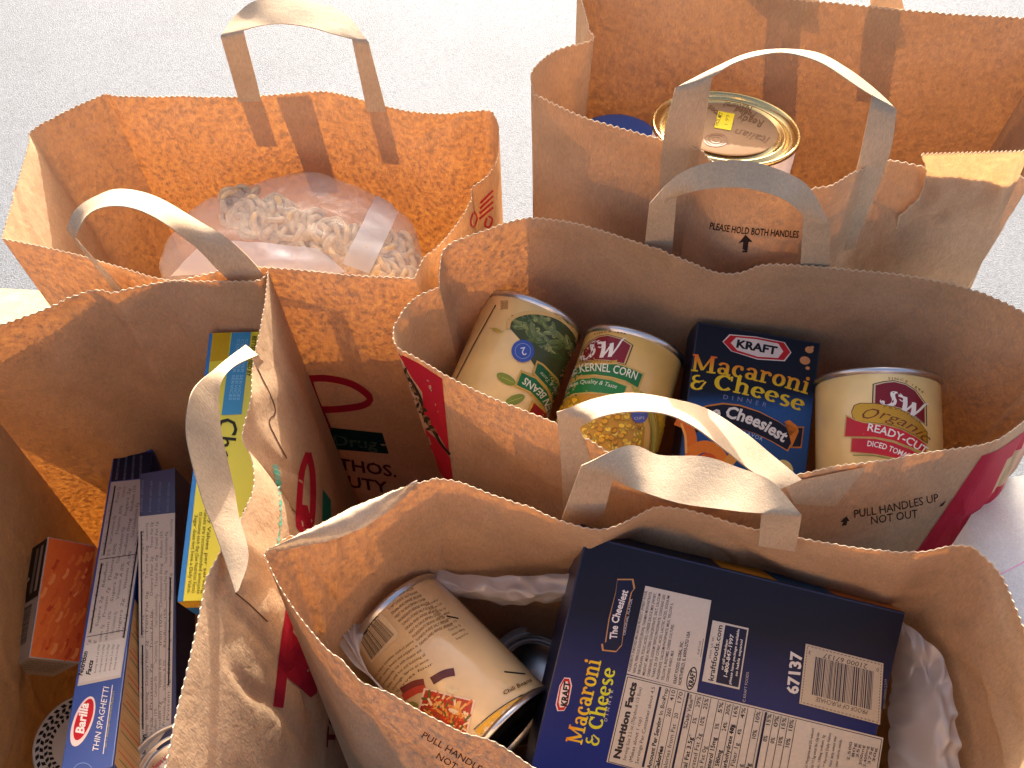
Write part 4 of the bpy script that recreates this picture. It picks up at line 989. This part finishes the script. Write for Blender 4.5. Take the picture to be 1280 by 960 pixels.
# canister with woven pattern lid, can with silver lid
wc = atT(101, 926, .70); WHT = mat_pbr('grey_white_plastic', (0.62, 0.60, 0.57), 0.35, 0, 0.04)
cs = thing('canister', 'round canister with black woven pattern round its pale lid, in left bag', 'canister', (wc.x, wc.y, .02))
zax = Vector((-.02, -.12, 1)).normalized()
lathe('wall', [(.033, -.13), (.0335, -.006)], wc, zax, WHT, cs); lathe('lid', [(.0335, -.010), (.0352, -.009), (.0352, -.001), (.0345, 0), (.0335, .0005), (.0325, -.0008), (.020, -.0008), (.001, -.0008)], wc, zax, WHT, cs)
pr = Print(Plane(wc-zax*.0007, zax), 10); xw, yw, zw = frame_of(zax)
for rr_ in range(4):
    for i in range(34):
        a = 2*math.pi*(i+.5*(rr_ % 2))/34; r0 = .0205+rr_*.0031; d = .9 if rr_ % 2 else -.9
        def pp(r, b): return pix(wc + (xw*math.cos(b)+yw*math.sin(b))*r)
        pr.layer += .02; pr._add([pp(r0, a), pp(r0+.0026, a+.05*d), pp(r0+.0026, a+.05*d+.10), pp(r0, a+.10)], [(0, 1, 2, 3)], lin((34, 30, 30)))
pr.build('woven_pattern', cs, INK)
sc_ = atT(222, 972, .60)
s2 = can('can with plain silver lid and round red printed sticker, bottom of left bag', sc_-Vector((0, -.1, 1)).normalized()*.105, Vector((0, -.1, 1)), .0335, .105, TINB, mat_pbr('satin_tin', (.62, .60, .56), .35, 1.0, .05))
pr = Print(Plane(sc_-Vector((0, -.1, 1)).normalized()*.0016, Vector((0, -.1, 1))), 20)
pr.up(); pr.ell(224, 965, 26, 21, (214, 208, 200), 0, 30); pr.text('best by', [(194, 962), (212, 946)], 6, (170, 60, 80), bold=.02); pr.text('2011', [(205, 968), (222, 954)], 6, (170, 60, 80), bold=.02)
pr.build('sticker', s2['root'], INK)

# ------------------------------------------------------------------ front bag
UL, LR = atT(495, 772, .615), atT(636, 922, .570); axb = (UL-LR)
CANB = mat_pbr('cream_can_label', (0.76, 0.55, 0.28), 0.24, 0, 0.08, 30, 0, 300, .8)
bc = can('large cream label can with barcode and pasta dish picture, lying tilted in front bag', LR, axb, .0362, axb.length, CANB, STEEL, lidA=SHADE_TIN)
CAP = lambda *p: crop(420, 720, 5.333)(*p)
pr = Print(Surf(bc['body']), 5)
pr.curve(CAP((75, 320), (200, 190), (360, 80), (530, 32)), 1.4, (110, 76, 30))
pr.poly(CAP((80, 340), (190, 200), (240, 180), (420, 380), (400, 420), (240, 580), (150, 460)), (222, 196, 150))
bars(pr, CAP((128, 372), (232, 232), (392, 388), (238, 556)), (40, 34, 30), seed=8)
pr.text('0 41303 02147 9', CAP((100, 362), (215, 222)), 3.2, (70, 56, 40))
TX = (122, 88, 48)
for i in range(11):
    o_ = i*26; pr.text(('INGREDIENTS BEANS WATER', 'TOMATO PUREE SALT SUGAR', 'DRAIN AND RINSE BEANS', 'HEAT IN SAUCEPAN OVER')[i % 4], CAP((330+o_*.9, 205+o_*1.0), (420+o_*.95, 135+o_*.93), (520+o_, 90+o_*.93)), 3.3, TX)
for i in range(9):
    o_ = i*28; pr.text(('Serving size half cup', 'Calories 110', 'Total fat 1g', 'Sodium 460mg')[i % 4], CAP((600+o_*.9, 205+o_), (680+o_*.9, 165+o_)), 3.0, TX)
for i in range(6):
    pr.text(('Pasta bake: combine cooked penne', 'with sauce, beans and peppers in', 'a casserole, top with cheese and', 'bake until hot and bubbling all', 'through. Serve at once.', 'Serves four')[i], CAP((255+i*32, 690+i*18), (360+i*30, 560+i*22), (520+i*26, 440+i*30)), 3.3, TX)
pr.line(*CAP((735, 268), (815, 285)), 1.6, (50, 36, 26)); pr.layer += 1; pr.line(*CAP((1120, 640), (1260, 655)), 1.8, (50, 36, 26))
for a_, c in (((440, 770), (128, 60, 50)), ((640, 700), (96, 50, 52))):
    pr.up(); pr.curve(CAP(a_, (a_[0]+80, a_[1]-45), (a_[0]+150, a_[1]-60)), 10, c)
pr.up(); pr.curve(CAP((450, 810), (540, 760), (600, 750)), 9, (192, 72, 52)); pr.up(); pr.curve(CAP((740, 730), (770, 770), (810, 760)), 5, (226, 206, 160)); pr.up(); pr.ell(*CAP((530, 870))[0], 9, 5, (150, 140, 70), .6)
PQ = CAP((590, 745), (930, 830), (880, 1060), (530, 950))
pr.poly(PQ, (236, 206, 176)); sq = [quadpt(PQ, *p) for p in ((.04, .05), (.96, .05), (.96, .95), (.04, .95))]; pr.poly(sq, (176, 70, 40))
r_ = random.Random(21)
for i in range(120):
    u, v = r_.uniform(.07, .93), r_.uniform(.08, .92); x, y_ = quadpt(PQ, u, v); a = r_.uniform(0, 3); pr.layer += .08
    c = r_.choice(((224, 150, 70), (210, 70, 40), (236, 176, 96), (190, 50, 36), (240, 214, 170), (110, 100, 50), (228, 120, 50)))
    pr.curve([(x-5*math.cos(a), y_-5*math.sin(a)), (x, y_), (x+5*math.cos(a), y_+5*math.sin(a))], r_.uniform(1.8, 3.4), c)
yb = [CAP((1120, 1010)), ]
cb_ = crop(380, 680, 3.43)
pr.poly(cb_((735, 800), (800, 740), (870, 690), (985, 625), (1035, 655), (960, 700), (870, 755), (800, 820), (780, 838)), (222, 168, 44)); pr.curve(cb_((730, 795), (800, 735), (880, 680), (985, 622)), 1.2, (60, 46, 24))
pr.text('Chili Beans', cb_((858, 650), (975, 592)), 5, (90, 66, 40), bold=.02)
pr.build('label_print', bc['root'], INKC)
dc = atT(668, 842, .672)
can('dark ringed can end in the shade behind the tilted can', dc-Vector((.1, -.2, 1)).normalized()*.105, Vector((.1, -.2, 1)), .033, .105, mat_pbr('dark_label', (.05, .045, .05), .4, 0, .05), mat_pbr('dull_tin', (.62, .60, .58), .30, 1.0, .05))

# the large dark blue carton
tl = atT(733, 669, .552); tr = atT(1132, 766, .552); exv = tr-tl; dn = ortho(exv, cvec(-.11, -.99, .01)).normalized()*.20; nrm = exv.cross(dn).normalized()
if nrm.dot(tl-EYE) > 0: nrm = -nrm
NAVY3 = mat_pbr('deep_blue_carton', (0.010, 0.014, 0.055), 0.36, 0, 0.10, 14, 0.06, 40, .1)
mp, mpb = carton('macaroni_multipack', 'large dark blue macaroni and cheese carton lying back side up in front bag', 'food carton', tl, exv, dn, -nrm*.05, NAVY3)
P3 = lambda *p: crop(640, 640, 3.0)(*p); P5 = lambda *p: crop(780, 780, 5.333)(*p); P8 = lambda *p: crop(900, 640, 3.0)(*p); P9 = lambda *p: crop(940, 780, 5.333)(*p)
pr = Print(Plane(tl, nrm), 40)
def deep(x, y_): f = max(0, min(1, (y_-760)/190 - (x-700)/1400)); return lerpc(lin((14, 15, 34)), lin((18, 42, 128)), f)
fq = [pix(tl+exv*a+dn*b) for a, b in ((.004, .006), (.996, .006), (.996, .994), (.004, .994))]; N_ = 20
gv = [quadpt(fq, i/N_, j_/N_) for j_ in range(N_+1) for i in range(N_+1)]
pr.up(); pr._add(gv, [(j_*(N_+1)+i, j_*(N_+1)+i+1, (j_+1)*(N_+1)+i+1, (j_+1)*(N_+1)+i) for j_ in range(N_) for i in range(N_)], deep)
HX = [(163, 722), (178, 650), (196, 620), (218, 622), (225, 650), (212, 718), (195, 745), (170, 746)]
sc = lambda q_, f, g_: [(194+(x-194)*f, 683+(y_-683)*g_) for x, y_ in q_]
pr.poly(P3(*HX), (230, 214, 210)); pr.poly(P3(*sc(HX, .86, .95)), (184, 28, 34)); pr.poly(P3(*sc(HX, .62, .78)), (230, 214, 210))
pr.text('KRAFT', P3((205, 730), (218, 638)), 7.6, (26, 24, 28), up=(-.98, -.2), bold=.05)
yg = lambda x, y_: lerpc(lin((224, 140, 28)), lin((222, 196, 36)), (x-(706+(930-y_)*.2))/20)
pr.serif('Macaroni', P3((262, 872), (336, 556)), 21, yg, up=(-.98, -.2)); pr.serif('& Cheese', P3((322, 880), (390, 588)), 18.5, (206, 208, 40), up=(-.98, -.2))
pr.text('DINNER', P3((356, 785), (380, 668)), 3.8, (190, 190, 206), up=(-.98, -.2), space=2.0)
BN = [(395, 250), (455, 250), (462, 285), (450, 300), (425, 400), (412, 500), (390, 525), (338, 520), (334, 495), (348, 490), (362, 400), (388, 300)]
pr.poly(P3(*BN), (188, 138, 84)); pr.poly(P3(*[(398+(x-398)*.90, 388+(y_-388)*.965) for x, y_ in BN]), (18, 22, 52))
pr.text('The Cheesiest', P3((392, 478), (402, 400), (436, 296)), 9.0, (226, 218, 214), bold=.025); pr.text('ORIGINAL FLAVOR', P3((424, 462), (436, 400), (452, 326)), 3, (196, 196, 206))
PAN = (198, 190, 178); INKB = (44, 42, 50)
iq = P3((500, 276), (747, 331), (692, 675), (430, 605)); pr.poly(iq, PAN)
ING = ['INGREDIENTS: ENRICHED MACARONI PRODUCT (WHEAT FLOUR,', 'NIACIN, FERROUS SULFATE [IRON], THIAMIN MONONITRATE,', 'RIBOFLAVIN, FOLIC ACID), CHEESE SAUCE MIX (WHEY,', 'MILKFAT, MILK PROTEIN CONCENTRATE, SALT, CALCIUM', 'CARBONATE, SODIUM TRIPOLYPHOSPHATE, CONTAINS LESS', 'THAN 2% OF CITRIC ACID, LACTIC ACID, SODIUM', 'PHOSPHATE, CALCIUM PHOSPHATE, MILK, YELLOW 5,', 'YELLOW 6, ENZYMES, CHEESE CULTURE)', 'CONTAINS: WHEAT, MILK.']
for i, s_ in enumerate(ING):
    u = .045+i*.068; pr.text(s_, [quadpt(iq, u, .97), quadpt(iq, u, .05 if i < 6 else (.12 if i == 6 else (.35 if i == 7 else .62)))], 3.4, INKB, bold=.02)
for i, s_ in enumerate(('KRAFT FOODS GLOBAL, INC.', 'NORTHFIELD, IL 60093-2753 USA')): u = .70+i*.07; pr.text(s_, [quadpt(iq, u, .97), quadpt(iq, u, .50 if i == 0 else .38)], 4.0, INKB, bold=.03)
x, y_ = quadpt(iq, .90, .87); pr.up(); pr.ell(x, y_, 15, 6, INKB, math.radians(-77), 24); pr.up(); pr.ell(x, y_, 13, 4.6, PAN, math.radians(-77), 24); pr.text('KRAFT', [(x+1.2, y_+11), (x+5.2, y_-10)], 6, INKB, up=(-.98, -.2), bold=.05)
pr.text('Kraft Foods', [quadpt(iq, .95, .60), quadpt(iq, .95, .45)], 3.2, INKB, shear=.3); pr.layer += 1; pr.line(quadpt(iq, .975, .62), quadpt(iq, .975, .42), .7, INKB)
kq = P3((752, 405), (887, 435), (852, 665), (712, 633)); pr.poly(kq, PAN)
pr.poly([quadpt(kq, *p) for p in ((.36, .03), (.965, .03), (.965, .97), (.36, .97))], (18, 22, 54))
pr.text('visit us at:', [quadpt(kq, .12, .62), quadpt(kq, .12, .25)], 3.2, INKB); pr.text('kraftfoods.com', [quadpt(kq, .29, .96), quadpt(kq, .29, .05)], 6.6, INKB, bold=.02)
for i, (s_, a_, b_, h_) in enumerate((('or call weekdays:', .75, .25, 3.2), ('1-800-847-1997', .85, .15, 4.6), ('please have package available', .95, .05, 3.2), ('so habla espanol', .8, .2, 3.2))): pr.text(s_, [quadpt(kq, .50+i*.13, a_), quadpt(kq, .50+i*.13, b_)], h_, (214, 208, 200), bold=.02, shear=.1)
pr.text('C KRAFT FOODS', P3((874, 712), (888, 600)), 3.4, (186, 180, 176))
nq = [(783, 843), (1104, 922), (1085, 1040), (758, 952)]
pr.poly(nq, PAN); ol = [quadpt(nq, *p) for p in ((.006, .02), (.994, .02), (.994, .99), (.006, .99), (.006, .02))]
for a_, b_ in zip(ol, ol[1:]): pr.up(); pr.line(a_, b_, 1.0, INKB)
def ncol(u, v0, v1, s_, h=5.2, b=0.0): pr.text(s_, [quadpt(nq, u, v0), quadpt(nq, u, v1)], h, INKB, bold=b)
ncol(.045, .93, .06, 'Nutrition Facts', 8.2, .05); ncol(.068, .93, .10, 'Serving Size 2.5 oz (70g/about 1/3 Box)', 4.2); ncol(.092, .93, .42, '(Makes about 1 cup)', 4.2); ncol(.116, .93, .06, 'Servings Per Container about 4.5', 4.4)
pr.up(); pr.line(quadpt(nq, .135, .95), quadpt(nq, .135, .04), 3.0, (30, 30, 60))
ROW = [('Amount Per Serving', 'In Box', 'Prep', .03), ('Calories', '260', '410', .04), ('Calories from Fat', '20', '170', 0), None, ('', '', '%Daily Value**', .03), ('Total Fat 3.5g*', '5%', '29%', .02), ('Saturated Fat 2g', '10%', '25%', 0), ('Trans Fat 0g', '', '', 0), ('Cholesterol 15mg', '5%', '5%', .02), ('Sodium 580mg', '24%', '30%', .02), ('Total Carbohydrate 48g', '16%', '16%', .02), ('Dietary Fiber 1g', '4%', '4%', 0), ('Sugars 6g', '', '', 0), ('Protein 9g', '10%', '10%', .02), None, ('Vitamin A', '0%', '15%', 0), ('Vitamin C', '0%', '0%', 0), ('Calcium', '10%', '15%', 0), ('Iron', '10%', '10%', 0)]
u = .165
for rw in ROW:
    if rw is None: pr.up(); pr.line(quadpt(nq, u-.008, .97), quadpt(nq, u-.008, .03), 2.8, (30, 30, 60)); u += .014; continue
    a_, b_, c, bo = rw
    if a_: ncol(u, .95, .95-.030*len(a_)-.04, a_, 5.2, bo)
    if b_: ncol(u, .34, .34-.032*len(b_), b_, 5.0, .01)
    if c: ncol(u, .16 if len(c) < 6 else .42, .04, c, 5.0, .01)
    pr.up(); pr.line(quadpt(nq, u+.008, .97), quadpt(nq, u+.008, .03), .7, INKB); u += .0288
for i in range(6): ncol(.735+i*.022, .95, .08+.02*(i % 3), ('* Amount in unprepared product. Margarine and 2% reduced', 'fat milk added as directed adds 11.5g total fat (3g sat.', 'fat, 3.5g trans fat), 1mg cholest., 130mg sodium, 3g', 'total carbohydrate (3g sugars). ** Percent Daily Values', 'are based on a 2,000 calorie diet. Your daily values may', 'be higher or lower depending on your calorie needs.')[i], 3.4)
for i, s_ in enumerate(('2,000   2,500', '65g      80g', '20g      25g', '300mg  300mg', '2,400mg  2,400mg', '300g    375g', '25g      30g')): ncol(.885+i*.016, .60, .12, s_, 3.4)
pr.text('67137', P8((290, 682), (306, 524)), 14.0, (214, 208, 202), bold=.035)
bq = P8((320, 492), (611, 566), (598, 796), (295, 716)); pr.poly(bq, (186, 172, 150))
dash = [quadpt(bq, *p) for p in ((.025, .03), (.975, .03), (.975, .97), (.025, .97), (.025, .03))]
for a_, b_ in zip(dash, dash[1:]):
    for i in range(20): pr.layer += .01; pr.line((a_[0]+(b_[0]-a_[0])*i/20, a_[1]+(b_[1]-a_[1])*i/20), (a_[0]+(b_[0]-a_[0])*(i+.6)/20, a_[1]+(b_[1]-a_[1])*(i+.6)/20), .8, INKB)
bars(pr, [quadpt(bq, *p) for p in ((.14, .17), (.88, .17), (.88, .80), (.14, .80))], (46, 46, 64), seed=12)
pr.text('21000 67137', [quadpt(bq, .80, .08), quadpt(bq, .24, .08)], 6, INKB); pr.text('PROOF OF PURCHASE', [quadpt(bq, .84, .82), quadpt(bq, .20, .82)], 5.6, INKB)
pr.text('0', [quadpt(bq, .95, .10), quadpt(bq, .92, .10)], 4.5, INKB); pr.text('3', [quadpt(bq, .08, .10), quadpt(bq, .05, .10)], 4.5, INKB)
pr.text('001-00000-2309', P8((618, 735), (624, 625)), 3, (130, 120, 120))
pr.build('back_print', mp, INK)
up_ = -dn.normalized()
pr = Print(Plane(tl, up_), 40)
def on_top(u, w): return pix(tl+exv*u-nrm*(.05*w))
for u0, u1, c in ((.0, .42, (20, 30, 62)), (.42, .60, (196, 150, 44)), (.60, .78, (34, 84, 130)), (.78, .995, (186, 116, 60))): pr.poly([on_top(u0+.004, .03), on_top(u1, .03), on_top(u1, .97), on_top(u0+.004, .97)], c)
pr.build('edge_print', mp, INK)

# white carrier film crumpled round the contents
film('plastic_carrier_bag', 'crumpled white plastic carrier bag round the end of the tilted can', 'plastic bag',
    [(395, 775, .60), (402, 755, .605), (430, 738, .62), (470, 724, .635), (520, 712, .64)], [(505, 885, .560), (470, 850, .565), (450, 815, .575), (470, 765, .60), (520, 722, .63)], WFILM, amp=.004, sag=.004, seed=2)
film('plastic_sleeve', 'rolled white plastic film along the back of the front bag behind the can', 'plastic film',
    [(520, 708, .625), (560, 715, .62), (620, 719, .61), (680, 718, .60), (728, 712, .595)], [(540, 738, .635), (590, 748, .63), (640, 755, .62), (690, 752, .615), (730, 745, .61)], WFILM, amp=.0035, sag=.012, seed=5)
film('plastic_wrapper', 'wrinkled white plastic bag between the large carton and right side of the front bag', 'plastic bag',
    [(1118, 765, .575), (1150, 795, .565), (1175, 820, .56), (1192, 880, .545), (1200, 985, .53)], [(1105, 790, .60), (1110, 840, .59), (1110, 880, .58), (1110, 930, .57), (1110, 985, .56)], WFILM, amp=.005, sag=.012, seed=8, folds=5)

# white sack beyond the right hand bags
ws = thing('white_sack', 'white paper sack with a thin pink stripe, sunlit at the right edge', 'paper sack', (.40, .30, 0))
WPAP = mat_paper('white_paper', (.90, .89, .88), (.85, .83, .82), .25, .1, .1)
wv, wf = [], []; n = 48
for j_ in range(15):
    v = j_/14
    for i in range(n):
        a = 2*math.pi*i/n; c, s_ = math.cos(a), math.sin(a); e = 4.0
        rr_ = (abs(c)**e+abs(s_)**e)**(-1/e); k_ = 1.0-.16*v*v
        wv.append(Vector((.395+.115*rr_*c*(1-.03*v) + .004*noise.noise(Vector((c*2, s_*2, v*3))), .292+.066*rr_*s_*(1-.05*v*v) + .004*noise.noise(Vector((c*2+5, s_*2, v*3))), .002+.348*v)))
for j_ in range(14):
    for i in range(n): wf.append((j_*n+i, j_*n+(i+1) % n, (j_+1)*n+(i+1) % n, (j_+1)*n+i))
wf.append(tuple(14*n+i for i in range(n)))
wo_ = mesh('body', wv, wf, WPAP, ws, True)
pr = Print(Surf(wo_), 10); pr.curve([(1230, 728), (1262, 712), (1300, 692)], 1.6, (214, 150, 180)); pr.build('stripe', ws, INKP)
